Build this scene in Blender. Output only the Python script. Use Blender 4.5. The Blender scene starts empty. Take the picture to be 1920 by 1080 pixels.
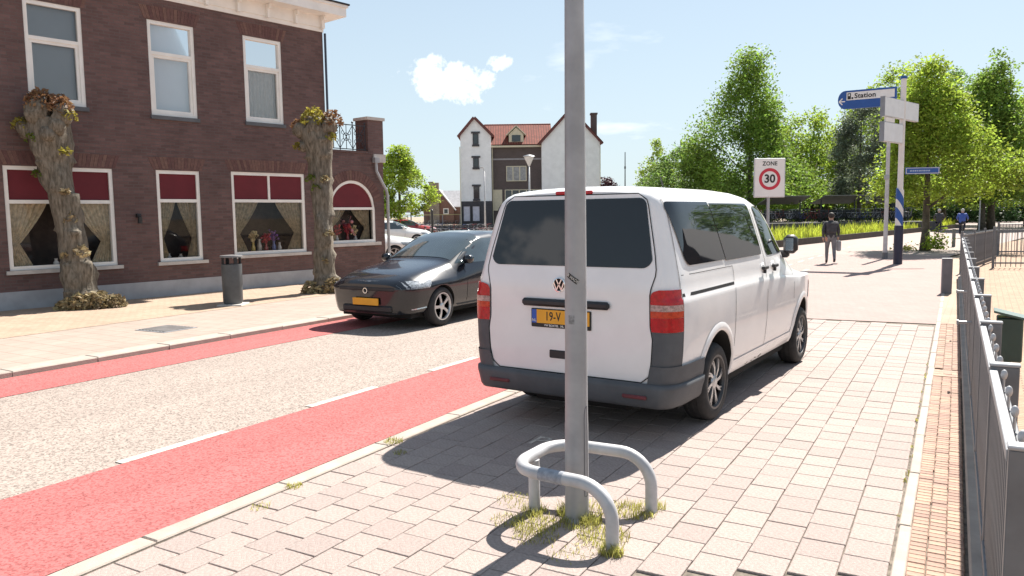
import bpy, bmesh, math, random
from math import sin, cos, pi, radians, sqrt, atan2
from mathutils import Vector, Matrix, noise
random.seed(7)
S = bpy.context.scene
COL = S.collection
# ------------------------------------------------------------------ camera, sky, sun, exposure
# x runs across the street (right positive), y along it, camera stands at x=0, y=0
HEAD = 0.545                     # the camera looks this far to the left of the street direction
cam = bpy.data.cameras.new('camera'); camo = bpy.data.objects.new('camera', cam); COL.objects.link(camo)
cam.sensor_width = 36; cam.lens = 36*1454.77/1920; cam.clip_end = 2000; cam.clip_start = .05
camo.matrix_world = (Matrix.Translation((0, 0, 1.757)) @ Matrix.Rotation(HEAD, 4, 'Z')
                     @ Matrix.Rotation(pi/2-0.0954, 4, 'X') @ Matrix.Rotation(-0.0133, 4, 'Z'))
S.camera = camo
SUN_EL, SUN_AZ = radians(50.5), radians(4.5)      # azimuth measured from +y towards +x
W = bpy.data.worlds.new('World'); S.world = W; W.use_nodes = True
wn, wl = W.node_tree.nodes, W.node_tree.links; wn.clear()
def N(nodes, t, **k):
    n = nodes.new(t)
    for a, b in k.items():
        if a == 'i':
            for q, v in b.items(): n.inputs[q].default_value = v
        else: setattr(n, a, b)
    return n
sky = N(wn, 'ShaderNodeTexSky', sky_type='NISHITA', sun_disc=False, sun_elevation=SUN_EL, sun_rotation=SUN_AZ, altitude=0, air_density=1.0, dust_density=.5, ozone_density=2.0)
bg = N(wn, 'ShaderNodeBackground', i={'Strength': 0.058}); wo = N(wn, 'ShaderNodeOutputWorld')
tc = N(wn, 'ShaderNodeTexCoord'); sep = N(wn, 'ShaderNodeSeparateXYZ'); wl.new(tc.outputs['Generated'], sep.inputs[0])
# clouds: project the view direction on a plane overhead, fractal noise with a threshold
zz = N(wn, 'ShaderNodeMath', operation='MAXIMUM', i={1: 0.04}); wl.new(sep.outputs['Z'], zz.inputs[0])
za = N(wn, 'ShaderNodeMath', operation='ADD', i={1: 0.12}); wl.new(zz.outputs[0], za.inputs[0])
px_ = N(wn, 'ShaderNodeMath', operation='DIVIDE'); wl.new(sep.outputs['X'], px_.inputs[0]); wl.new(za.outputs[0], px_.inputs[1])
py_ = N(wn, 'ShaderNodeMath', operation='DIVIDE'); wl.new(sep.outputs['Y'], py_.inputs[0]); wl.new(za.outputs[0], py_.inputs[1])
cb = N(wn, 'ShaderNodeCombineXYZ'); wl.new(px_.outputs[0], cb.inputs[0]); wl.new(py_.outputs[0], cb.inputs[1])
nz = N(wn, 'ShaderNodeTexNoise', i={'Scale': 0.9, 'Detail': 7, 'Roughness': .55}); wl.new(cb.outputs[0], nz.inputs['Vector'])
cr = N(wn, 'ShaderNodeMapRange', i={1: .60, 2: .78, 3: 0, 4: .7}); wl.new(nz.outputs[0], cr.inputs[0])
nf = N(wn, 'ShaderNodeTexNoise', i={'Scale': 34, 'Detail': 6, 'Roughness': .65}); wl.new(tc.outputs['Generated'], nf.inputs['Vector'])
def cumulus(d, rx, rz, prev):
    # a small cumulus standing in direction d (unit vector), edges broken by noise
    d = Vector(d).normalized(); r = Vector((d.y, -d.x, 0)).normalized(); u = r.cross(d)
    outs = []
    for ax, rr in ((r, rx), (u, rz)):
        o = N(wn, 'ShaderNodeVectorMath', operation='DOT_PRODUCT', i={1: tuple(ax/rr)}); wl.new(tc.outputs['Generated'], o.inputs[0])
        p = N(wn, 'ShaderNodeMath', operation='POWER', i={1: 2}); ab = N(wn, 'ShaderNodeMath', operation='ABSOLUTE'); wl.new(o.outputs['Value'], ab.inputs[0]); wl.new(ab.outputs[0], p.inputs[0]); outs.append(p)
    s = N(wn, 'ShaderNodeMath', operation='ADD'); wl.new(outs[0].outputs[0], s.inputs[0]); wl.new(outs[1].outputs[0], s.inputs[1])
    k = N(wn, 'ShaderNodeMath', operation='MULTIPLY_ADD', i={1: 6.5, 2: -3.25}); wl.new(nf.outputs[0], k.inputs[0])
    s2 = N(wn, 'ShaderNodeMath', operation='ADD'); wl.new(s.outputs[0], s2.inputs[0]); wl.new(k.outputs[0], s2.inputs[1])
    m = N(wn, 'ShaderNodeMapRange', i={1: 1.5, 2: .35, 3: 0, 4: .92}); wl.new(s2.outputs[0], m.inputs[0])
    fr = N(wn, 'ShaderNodeVectorMath', operation='DOT_PRODUCT', i={1: tuple(d)}); wl.new(tc.outputs['Generated'], fr.inputs[0])
    g = N(wn, 'ShaderNodeMath', operation='GREATER_THAN', i={1: .5}); wl.new(fr.outputs['Value'], g.inputs[0])
    mm = N(wn, 'ShaderNodeMath', operation='MULTIPLY'); wl.new(m.outputs[0], mm.inputs[0]); wl.new(g.outputs[0], mm.inputs[1])
    mx = N(wn, 'ShaderNodeMath', operation='MAXIMUM'); wl.new(prev, mx.inputs[0]); wl.new(mm.outputs[0], mx.inputs[1])
    return mx.outputs[0]
def town(c, D, z=0):             # survey frame turned with the cross street: c metres right, D metres out
    return (c*cos(HEAD)-D*sin(HEAD), c*sin(HEAD)+D*cos(HEAD), z)
fac = cr.outputs[0]
fac = cumulus(town(-.077, 1, .169), .046, .0225, fac)
fac = cumulus(town(-.012, 1, .191), .0145, .010, fac)
fac = cumulus((-.566, -.77, .285), .042, .026, fac)        # bank of cumulus opposite, mirrored in the van's rear glass
fac = cumulus((-.545, -.785, .305), .022, .020, fac)
veil = N(wn, 'ShaderNodeMapRange', i={1: .0, 2: .5, 3: .88, 4: .34}); wl.new(sep.outputs['Z'], veil.inputs[0])   # thin bright haze, denser to the horizon
pale = N(wn, 'ShaderNodeMix', data_type='RGBA'); wl.new(veil.outputs[0], pale.inputs['Factor']); wl.new(sky.outputs[0], pale.inputs['A']); pale.inputs['B'].default_value = (5.5, 6.5, 7.0, 1)
mixc = N(wn, 'ShaderNodeMix', data_type='RGBA'); wl.new(fac, mixc.inputs['Factor'])
wl.new(pale.outputs['Result'], mixc.inputs['A']); mixc.inputs['B'].default_value = (11, 11.1, 11.3, 1)
wl.new(mixc.outputs['Result'], bg.inputs['Color']); wl.new(bg.outputs[0], wo.inputs[0])
sun = bpy.data.lights.new('sun', 'SUN'); sun.energy = 5.0; sun.angle = radians(.53); sun.color = (1, .94, .86)
suno = bpy.data.objects.new('sun', sun); COL.objects.link(suno)
sd = Vector((sin(SUN_AZ)*cos(SUN_EL), cos(SUN_AZ)*cos(SUN_EL), sin(SUN_EL)))
suno.rotation_euler = sd.to_track_quat('Z', 'Y').to_euler(); suno.location = (0, 0, 30)
S.view_settings.view_transform = 'Standard'; S.view_settings.look = 'None'; S.view_settings.gamma = 1
S.view_settings.use_curve_mapping = False; S.view_settings.exposure = 1.22
S.cycles.max_bounces = 8; S.cycles.transparent_max_bounces = 12
S.render.film_transparent = False

# ------------------------------------------------------------------ materials
MATS = {}
def mat(name, col, rough=.7, metal=0, var=0, vscale=4, bump=0, bscale=60, rnd=0, spec=.5, coat=0, col2=None, trans=0, emit=None, detail=4, stretch=1):
    if name in MATS: return MATS[name]
    m = bpy.data.materials.new(name); m.use_nodes = True; MATS[name] = m
    n, l = m.node_tree.nodes, m.node_tree.links
    b = n['Principled BSDF']; c4 = (*col, 1)
    b.inputs['Base Color'].default_value = c4; b.inputs['Roughness'].default_value = rough; b.inputs['Metallic'].default_value = metal
    b.inputs['Specular IOR Level'].default_value = spec; b.inputs['Coat Weight'].default_value = coat; b.inputs['Coat Roughness'].default_value = .04
    t = n.new('ShaderNodeTexCoord'); out = None
    if var or col2:
        z = N(n, 'ShaderNodeTexNoise', i={'Scale': vscale, 'Detail': detail, 'Roughness': .6}); ms_ = N(n, 'ShaderNodeMapping'); ms_.inputs['Scale'].default_value = (1, 1, stretch); l.new(t.outputs['Object'], ms_.inputs[0]); l.new(ms_.outputs[0], z.inputs['Vector'])
        mx = N(n, 'ShaderNodeMix', data_type='RGBA'); lo = col2 or tuple(c*(1-var) for c in col); hi = col if col2 else tuple(min(1, c*(1+var)) for c in col)
        mr = N(n, 'ShaderNodeMapRange', i={1: .36, 2: .64}); l.new(z.outputs[0], mr.inputs[0]); l.new(mr.outputs[0], mx.inputs['Factor'])
        mx.inputs['A'].default_value = (*lo, 1); mx.inputs['B'].default_value = (*hi, 1); out = mx.outputs['Result']
    if rnd:
        oi = n.new('ShaderNodeObjectInfo'); g = n.new('ShaderNodeNewGeometry')
        a = N(n, 'ShaderNodeMath', operation='ADD'); l.new(oi.outputs['Random'], a.inputs[0]); l.new(g.outputs['Random Per Island'], a.inputs[1])
        f = N(n, 'ShaderNodeMath', operation='FRACT'); l.new(a.outputs[0], f.inputs[0])
        mr = N(n, 'ShaderNodeMapRange', i={3: 1-rnd, 4: 1+rnd}); l.new(f.outputs[0], mr.inputs[0])
        hs = N(n, 'ShaderNodeHueSaturation')
        if out: l.new(out, hs.inputs['Color'])
        else: hs.inputs['Color'].default_value = c4
        l.new(mr.outputs[0], hs.inputs['Value']); out = hs.outputs[0]
        f2 = N(n, 'ShaderNodeMath', operation='MULTIPLY_ADD', i={1: .03*min(1, rnd*4), 2: .5-.015*min(1, rnd*4)}); l.new(f.outputs[0], f2.inputs[0]); l.new(f2.outputs[0], hs.inputs['Hue'])
    if out: l.new(out, b.inputs['Base Color'])
    if bump:
        z = N(n, 'ShaderNodeTexNoise', i={'Scale': bscale, 'Detail': 4}); l.new(t.outputs['Object'], z.inputs['Vector'])
        bp = N(n, 'ShaderNodeBump', i={'Strength': bump, 'Distance': .01}); l.new(z.outputs[0], bp.inputs['Height']); l.new(bp.outputs[0], b.inputs['Normal'])
    if trans:
        tr = n.new('ShaderNodeBsdfTranslucent'); ms = N(n, 'ShaderNodeMixShader', i={0: trans})
        if out: l.new(out, tr.inputs[0])
        else: tr.inputs[0].default_value = c4
        l.new(b.outputs[0], ms.inputs[1]); l.new(tr.outputs[0], ms.inputs[2]); l.new(ms.outputs[0], n['Material Output'].inputs[0])
    return m
def mat_grain(name, ca, cb_, scale, rough=.9, patch=.15, bump=.5):
    # bound aggregate: fine light and dark grains, with broad worn patches
    m = bpy.data.materials.new(name); m.use_nodes = True; n, l = m.node_tree.nodes, m.node_tree.links; b = n['Principled BSDF']
    b.inputs['Roughness'].default_value = rough; b.inputs['Specular IOR Level'].default_value = .25
    t = n.new('ShaderNodeTexCoord')
    v = N(n, 'ShaderNodeTexVoronoi', i={'Scale': scale}); l.new(t.outputs['Object'], v.inputs['Vector'])
    sp = n.new('ShaderNodeSeparateColor'); l.new(v.outputs['Color'], sp.inputs[0])
    z = N(n, 'ShaderNodeTexNoise', i={'Scale': scale*.9, 'Detail': 2, 'Roughness': .6}); l.new(t.outputs['Object'], z.inputs['Vector'])
    a = N(n, 'ShaderNodeMath', operation='MULTIPLY_ADD', i={1: .75}); l.new(sp.outputs[0], a.inputs[0]); l.new(z.outputs[0], a.inputs[2])
    mr = N(n, 'ShaderNodeMapRange', i={1: .50, 2: .98}); l.new(a.outputs[0], mr.inputs[0])
    mx = N(n, 'ShaderNodeMix', data_type='RGBA'); mx.inputs['A'].default_value = (*cb_, 1); mx.inputs['B'].default_value = (*ca, 1); l.new(mr.outputs[0], mx.inputs['Factor'])
    mp_ = N(n, 'ShaderNodeMapping'); mp_.inputs['Scale'].default_value = (1.6, .16, 1); l.new(t.outputs['Object'], mp_.inputs[0])   # wear runs along the traffic
    z2 = N(n, 'ShaderNodeTexNoise', i={'Scale': .9, 'Detail': 6, 'Roughness': .7}); l.new(mp_.outputs[0], z2.inputs['Vector'])
    mr2 = N(n, 'ShaderNodeMapRange', i={1: .3, 2: .7, 3: 1-patch, 4: 1+patch}); l.new(z2.outputs[0], mr2.inputs[0])
    hs = n.new('ShaderNodeHueSaturation'); l.new(mx.outputs['Result'], hs.inputs['Color']); l.new(mr2.outputs[0], hs.inputs['Value']); l.new(hs.outputs[0], b.inputs['Base Color'])
    bp = N(n, 'ShaderNodeBump', i={'Strength': bump, 'Distance': .006}); l.new(a.outputs[0], bp.inputs['Height']); l.new(bp.outputs[0], b.inputs['Normal'])
    return m
def mat_brick(name, c1, c2, mortar, bw, bh, plane='xz', off=.5, msize=.008, rough=.85, bump=.6, patch=.18, rot=0):
    m = bpy.data.materials.new(name); m.use_nodes = True; n, l = m.node_tree.nodes, m.node_tree.links; b = n['Principled BSDF']
    b.inputs['Roughness'].default_value = rough; b.inputs['Specular IOR Level'].default_value = .3
    t = n.new('ShaderNodeTexCoord'); mp = N(n, 'ShaderNodeMapping'); mp.inputs['Rotation'].default_value = (0, 0, rot)
    if plane == 'xy': l.new(t.outputs['Object'], mp.inputs[0])
    else:
        s = n.new('ShaderNodeSeparateXYZ'); c = n.new('ShaderNodeCombineXYZ'); l.new(t.outputs['Object'], s.inputs[0])
        a = N(n, 'ShaderNodeMath', operation='ADD'); l.new(s.outputs['X'], a.inputs[0]); l.new(s.outputs['Y'], a.inputs[1])
        l.new(a.outputs[0], c.inputs[0]); l.new(s.outputs['Z'], c.inputs[1]); l.new(c.outputs[0], mp.inputs[0])
    br = N(n, 'ShaderNodeTexBrick', offset=off, i={'Scale': 1, 'Mortar Size': msize, 'Mortar Smooth': .2, 'Bias': 0, 'Brick Width': bw, 'Row Height': bh, 'Color1': (*c1, 1), 'Color2': (*c2, 1), 'Mortar': (*mortar, 1)})
    l.new(mp.outputs[0], br.inputs[0])
    z2 = N(n, 'ShaderNodeTexNoise', i={'Scale': 1.3, 'Detail': 6, 'Roughness': .7}); l.new(t.outputs['Object'], z2.inputs['Vector'])
    mr2 = N(n, 'ShaderNodeMapRange', i={1: .3, 2: .7, 3: 1-patch, 4: 1+patch}); l.new(z2.outputs[0], mr2.inputs[0])
    hs = n.new('ShaderNodeHueSaturation'); l.new(br.outputs['Color'], hs.inputs['Color']); l.new(mr2.outputs[0], hs.inputs['Value']); l.new(hs.outputs[0], b.inputs['Base Color'])
    inv = N(n, 'ShaderNodeMath', operation='SUBTRACT', i={0: 1}); l.new(br.outputs['Fac'], inv.inputs[1])
    bp = N(n, 'ShaderNodeBump', i={'Strength': bump, 'Distance': .008}); l.new(inv.outputs[0], bp.inputs['Height']); l.new(bp.outputs[0], b.inputs['Normal'])
    return m
def mat_glass(name, tint=(.9, .95, .95), ior=1.6, wavy=.0):
    m = bpy.data.materials.new(name); m.use_nodes = True; n, l = m.node_tree.nodes, m.node_tree.links
    n.remove(n['Principled BSDF'])
    t = N(n, 'ShaderNodeBsdfTransparent'); t.inputs[0].default_value = (*tint, 1)
    g = N(n, 'ShaderNodeBsdfGlossy', i={'Roughness': .01}); f = N(n, 'ShaderNodeFresnel', i={'IOR': ior}); ms = n.new('ShaderNodeMixShader')
    l.new(f.outputs[0], ms.inputs[0]); l.new(t.outputs[0], ms.inputs[1]); l.new(g.outputs[0], ms.inputs[2]); l.new(ms.outputs[0], n['Material Output'].inputs[0])
    if wavy:
        tcn = n.new('ShaderNodeTexCoord'); z = N(n, 'ShaderNodeTexNoise', i={'Scale': 1.5, 'Detail': 1}); l.new(tcn.outputs['Object'], z.inputs['Vector'])
        bp = N(n, 'ShaderNodeBump', i={'Strength': wavy, 'Distance': .02}); l.new(z.outputs[0], bp.inputs['Height']); l.new(bp.outputs[0], g.inputs['Normal'])
    return m
WHITE = mat('white_paint', (.78, .76, .72), .45, var=.05, vscale=3)
VANW = mat('van_white_paint', (.80, .785, .78), .32, coat=.5, var=.03, vscale=2.5, bump=.02, bscale=3)
BLACKP = mat('black_plastic', (.018, .018, .02), .5, var=.2, vscale=9)
GREYP = mat('grey_plastic', (.075, .08, .088), .6, var=.12, vscale=5, bump=.15, bscale=300)
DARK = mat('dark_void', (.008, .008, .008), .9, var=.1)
RUBBER = mat('tyre_rubber', (.02, .02, .021), .8, var=.25, vscale=20)
ALLOY = mat('silver_rim', (.52, .53, .54), .35, metal=.85, var=.08)
CHROME = mat('chrome', (.8, .8, .82), .12, metal=1, var=.03)
TINT = mat('tinted_glass', (.006, .008, .011), .03, spec=.6, var=.1); CARGL = mat('car_glass', (.035, .05, .055), .03, spec=1.0, coat=.6, var=.1)
REDL = mat('red_lens', (.42, .006, .012), .2, coat=.35, spec=.3, var=.2, vscale=40)
ORANGEL = mat('orange_red_lens', (.50, .045, .015), .2, coat=.35, spec=.3, var=.2, vscale=40)
CLEARL = mat('clear_lens', (.40, .27, .25), .2, coat=.4, var=.4, vscale=45)
YELLOW = mat('yellow_plate', (.78, .36, .02), .5, var=.05)
BLUEB = mat('plate_blue', (.02, .09, .42), .5, var=.05)
INK = mat('black_ink', (.015, .014, .014), .6, var=.05)
GALV = mat('galvanised_steel', (.33, .335, .35), .5, metal=.35, var=.14, vscale=3, bump=.06, bscale=30)
GALVL = mat('pale_grey_steel', (.46, .46, .47), .5, metal=.2, var=.12, vscale=6, bump=.08, bscale=40)
BRICK = mat_brick('dark_red_brick', (.155, .092, .085), (.108, .066, .062), (.120, .092, .088), .21, .062, msize=.007)
SOLDIER = mat('soldier_brick', (.135, .07, .06), .85, rnd=.22, var=.15, vscale=14, bump=.2)
PLINTH = mat('plinth_render', (.36, .37, .39), .85, var=.12, vscale=2, bump=.1)
GLASSW = mat_glass('window_glass', (.96, .97, .97), 2.0, .02)
REDBLIND = mat('red_blind', (.125, .012, .02), .8, var=.1, vscale=2)
CURTAIN = mat('beige_curtain', (.58, .48, .33), .9, var=.25, vscale=12, trans=.3)
VEIL = mat('white_veil_curtain', (.85, .85, .85), .9, var=.04, vscale=9)
SLATEB = mat('slate_sill', (.10, .105, .115), .7, var=.15)
STONE = mat('pale_stone', (.48, .45, .42), .8, var=.12, vscale=5, bump=.1)
BARK = mat('bark', (.215, .185, .145), .9, col2=(.085, .07, .05), vscale=24, bump=1.0, bscale=34, detail=8, stretch=.22)
BARKD = mat('dark_bark', (.10, .085, .065), .95, var=.35, vscale=5, bump=.8, bscale=22)
def leafmat(name, c, rnd=.35, trans=.45): return mat(name, c, .55, rnd=rnd, var=.3, vscale=.5, trans=trans, spec=.3)

# ------------------------------------------------------------------ mesh helpers
class MB:
    def __init__(s): s.v = []; s.f = []; s.m = []
    def add(s, vs, fs, mi=0):
        o = len(s.v); s.v += [tuple(v) for v in vs]; s.f += [tuple(o+i for i in f) for f in fs]; s.m += [mi]*len(fs); return s
    def box(s, x0, x1, y0, y1, z0, z1, mi=0, M=None):
        vs = [Vector((x, y, z)) for x in (x0, x1) for y in (y0, y1) for z in (z0, z1)]
        if M: vs = [M @ v for v in vs]
        return s.add(vs, [(0, 1, 3, 2), (4, 6, 7, 5), (0, 4, 5, 1), (2, 3, 7, 6), (0, 2, 6, 4), (1, 5, 7, 3)], mi)
    def bbox(s, x0, x1, y0, y1, z0, z1, b=.01, mi=0, M=None):   # box with chamfered edges
        b = min(b, (x1-x0)*.45, (y1-y0)*.45, (z1-z0)*.45); vs = []; idx = {}
        X, Y, Z = (x0, x1), (y0, y1), (z0, z1)
        for i in (0, 1):
            for j in (0, 1):
                for k in (0, 1):
                    p = [X[i], Y[j], Z[k]]; q = [b if t == 0 else -b for t in (i, j, k)]
                    for ax in range(3):
                        r = [p[t]+(q[t] if t != ax else 0) for t in range(3)]; idx[i, j, k, ax] = len(vs); vs.append(Vector(r))
        F = []
        for ax in range(3):
            o = [t for t in range(3) if t != ax]
            for e in (0, 1):
                L = []
                for a_, b_ in ((0, 0), (0, 1), (1, 1), (1, 0)):
                    c = [0]*3; c[ax] = e; c[o[0]] = a_; c[o[1]] = b_; L.append(idx[(*c, ax)])
                F.append(L)
                # edges along this axis are handled below
            for a_ in (0, 1):
                for b_ in (0, 1):
                    L = []
                    for e in (0, 1):
                        c = [0]*3; c[ax] = e; c[o[0]] = a_; c[o[1]] = b_; L.append((idx[(*c, o[0])], idx[(*c, o[1])]))
                    F.append([L[0][0], L[0][1], L[1][1], L[1][0]])
        for i in (0, 1):
            for j in (0, 1):
                for k in (0, 1): F.append([idx[i, j, k, 0], idx[i, j, k, 1], idx[i, j, k, 2]])
        if M: vs = [M @ v for v in vs]
        return s.add(vs, F, mi)
    def tube(s, pts, r, n=10, mi=0, cap=True, closed=False):
        pts = [Vector(p) for p in pts]; rs = r if isinstance(r, (list, tuple)) else [r]*len(pts)
        vs = []; fs = []; up = None
        for i, p in enumerate(pts):
            if closed: d = pts[(i+1) % len(pts)]-pts[i-1]
            else: d = pts[min(i+1, len(pts)-1)]-pts[max(i-1, 0)]
            d = d.normalized() if d.length > 1e-9 else Vector((0, 0, 1))
            if up is None: up = Vector((0, 0, 1)) if abs(d.z) < .9 else Vector((1, 0, 0))
            a = d.cross(up).normalized(); up = a.cross(d).normalized()
            for k in range(n): t = 2*pi*k/n; vs.append(p+(a*cos(t)+up*sin(t))*rs[i])
        m = len(pts)
        for i in range(m if closed else m-1):
            for k in range(n): fs.append((i*n+k, i*n+(k+1) % n, ((i+1) % m)*n+(k+1) % n, ((i+1) % m)*n+k))
        if cap and not closed: fs += [tuple(range(n-1, -1, -1)), tuple((m-1)*n+k for k in range(n))]
        return s.add(vs, fs, mi)
    def lathe(s, prof, n=20, c=(0, 0, 0), axis='z', mi=0, cap=True):    # profile (r, h)
        vs = []; fs = []
        for r, h in prof:
            for k in range(n):
                t = 2*pi*k/n; a, b = r*cos(t), r*sin(t)
                p = (a, b, h) if axis == 'z' else ((h, a, b) if axis == 'x' else (a, h, b)); vs.append((p[0]+c[0], p[1]+c[1], p[2]+c[2]))
        for i in range(len(prof)-1):
            for k in range(n): fs.append((i*n+k, i*n+(k+1) % n, (i+1)*n+(k+1) % n, (i+1)*n+k))
        if cap and prof[0][0] > 1e-6: fs.append(tuple(range(n-1, -1, -1)))
        if cap and prof[-1][0] > 1e-6: fs.append(tuple((len(prof)-1)*n+k for k in range(n)))
        return s.add(vs, fs, mi)
    def prism(s, poly, fn, d0, d1, mi=0):   # poly of (a,b); fn(a,b,d)->xyz
        n = len(poly); vs = [fn(a, b, d0) for a, b in poly]+[fn(a, b, d1) for a, b in poly]
        return s.add(vs, [tuple(range(n)), tuple(range(2*n-1, n-1, -1))]+[(i, n+i, n+(i+1) % n, (i+1) % n) for i in range(n)], mi)
    def ball(s, c, r, n=8, mi=0, sx=1, sy=1, sz=1):
        prof = [(r*sin(pi*i/n), -r*cos(pi*i/n)) for i in range(n+1)]; o = len(s.v); s.lathe([(max(a, 1e-7), b) for a, b in prof], n+4, mi=mi)
        for i in range(o, len(s.v)): v = s.v[i]; s.v[i] = (v[0]*sx+c[0], v[1]*sy+c[1], v[2]*sz+c[2])
        return s
    def build(s, name, mats, parent=None, smooth=False, loc=None, fixn=True):
        me = bpy.data.meshes.new(name); me.from_pydata(s.v, [], s.f)
        ms = mats if isinstance(mats, (list, tuple)) else [mats]
        for m in ms: me.materials.append(m)
        if len(ms) > 1: me.polygons.foreach_set('material_index', s.m)
        if fixn:
            bm = bmesh.new(); bm.from_mesh(me); bmesh.ops.recalc_face_normals(bm, faces=bm.faces); bm.to_mesh(me); bm.free()
        if smooth:
            me.polygons.foreach_set('use_smooth', [True]*len(me.polygons))
            if smooth != 'all':
                me.set_sharp_from_angle(angle=radians(smooth if smooth is not True else 40))
        me.update()
        return link(bpy.data.objects.new(name, me), parent, loc)
def link(o, parent=None, loc=None):
    COL.objects.link(o)
    if parent: o.parent = parent
    if loc: o.location = loc
    return o
def tag(o, label=None, cat=None, group=None, kind=None):
    for k, v in (('label', label), ('category', cat), ('group', group), ('kind', kind)):
        if v: o[k] = v
    return o
def thing(name, label, cat, loc=(0, 0, 0), rz=0, group=None):
    o = bpy.data.objects.new(name, None); COL.objects.link(o); o.location = loc; o.rotation_euler = (0, 0, rz); o.empty_display_size = .2
    return tag(o, label, cat, group)
def dup(o, parent=None):
    c = o.copy(); COL.objects.link(c)
    if parent: c.parent = parent
    for ch in list(o.children): dup(ch, c)
    return c
def text_mesh(txt, size, name='lettering', bold=0, spacing=1, align='CENTER'):
    cu = bpy.data.curves.new('t', 'FONT'); cu.body = txt; cu.size = size; cu.align_x = align; cu.align_y = 'CENTER'; cu.offset = bold; cu.space_character = spacing; cu.resolution_u = 3; cu.extrude = .0008
    o = bpy.data.objects.new('t', cu); COL.objects.link(o); dg = bpy.context.evaluated_depsgraph_get(); dg.update()
    me = bpy.data.meshes.new_from_object(o.evaluated_get(dg)); bpy.data.objects.remove(o); bpy.data.curves.remove(cu); me.name = name; return me
def text(txt, size, m, parent, M, name='lettering', bold=0, spacing=1, align='CENTER', sx=1):
    me = text_mesh(txt, size, name, bold, spacing, align); me.materials.clear(); me.materials.append(m)
    me.transform(M @ Matrix.Diagonal((sx, 1, 1, 1))); o = bpy.data.objects.new(name, me); return link(o, parent)
def ribbon(mb, pts, nrm, w, mi=0):          # a flat strip of width w along pts, facing nrm (callable or vector)
    pts = [Vector(p) for p in pts]; vs = []
    for i, p in enumerate(pts):
        d = (pts[min(i+1, len(pts)-1)]-pts[max(i-1, 0)]).normalized(); n_ = nrm(p) if callable(nrm) else Vector(nrm)
        a = d.cross(n_).normalized()*w/2; vs += [p-a, p+a]
    mb.add(vs, [(2*i, 2*i+1, 2*i+3, 2*i+2) for i in range(len(pts)-1)], mi)

# ------------------------------------------------------------------ ground, road, lanes
ASPH = mat_grain('bleached_asphalt', (.355, .297, .26), (.16, .134, .117), 70, patch=.08, bump=.25)
REDA = mat_grain('red_asphalt', (.41, .128, .122), (.22, .066, .063), 70, patch=.10, bump=.25)
LINE = mat_grain('road_paint', (.58, .52, .46), (.36, .31, .27), 50, patch=.1, bump=.2)
SAND = mat('sandy_soil', (.30, .23, .16), .95, var=.25, vscale=8, bump=.4)
BED = mat('joint_sand', (.15, .125, .10), .95, var=.4, vscale=20, bump=.3)
PAVER = mat('concrete_paver', (.318, .258, .232), .85, rnd=.07, var=.17, vscale=55, bump=.5, bscale=150, detail=6)
KERB = mat('kerb_concrete', (.37, .315, .27), .85, rnd=.05, var=.10, vscale=5, bump=.25, bscale=90)
CLINK = mat('strip_clinker', (.345, .225, .168), .85, rnd=.16, var=.16, vscale=9, bump=.35, bscale=80)
CROSS = mat_brick('pink_street_brick', (.325, .242, .218), (.30, .22, .198), (.25, .185, .165), .21, .07, 'xy', msize=.005, bump=.3, patch=.06, rot=.8)
FARP = mat_brick('pale_street_paving', (.335, .27, .24), (.31, .25, .222), (.25, .20, .178), .3, .3, 'xy', msize=.006, bump=.2, patch=.08)
YARD = mat_brick('orange_yard_brick', (.40, .27, .185), (.34, .225, .15), (.20, .14, .10), .2, .065, 'xy', msize=.008, bump=.6, patch=.14)
TILE = mat_brick('sidewalk_tile', (.345, .28, .238), (.32, .26, .22), (.22, .17, .135), .3, .3, 'xy', msize=.006, bump=.4, patch=.09)
SANDB = mat_brick('sand_coloured_brick', (.40, .30, .225), (.36, .265, .195), (.27, .195, .145), .2, .07, 'xy', msize=.006, bump=.4, patch=.14)
def sheet(name, pts, z, m, kind='structure', sub=None):
    mb = MB(); mb.add([(x, y, z) for x, y in pts], [tuple(range(len(pts)))]); o = mb.build(name, m); 
    if o.data.polygons[0].normal.z < 0: o.data.flip_normals()
    o['kind'] = kind; return o
sheet('ground', [(-400, -120), (400, -120), (400, 600), (-400, 600)], -.055, SAND)
SK = .0252
def skx(u, y): return u-SK*y            # the near pavement is turned a little against the road
sheet('road', [(-9.32, -30), (skx(-3.86, -30), -30), (skx(-3.86, 24), 24), (-2.2, 60), (-6, 80), (-9, 120), (-60, 150), (-70, 60), (-22, 50), (-12.2, 36), (-9.4, 24)], -.006, ASPH)
sheet('cycle_lane', [(-5.25, -30), (skx(-3.87, -30), -30), (skx(-3.87, 26), 26), (-5.25, 26)], -.002, REDA)
sheet('cycle_lane', [(-9.30, -30), (-8.32, -30), (-8.32, 30), (-9.30, 30)], -.002, REDA)
mb = MB()
y = 3.2-1.86*6
while y < 40:
    mb.box(-5.335, -5.245, y, y+.93, -.004, .0015); y += 1.86
tag(mb.build('lane_marking', LINE), kind='structure')
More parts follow.
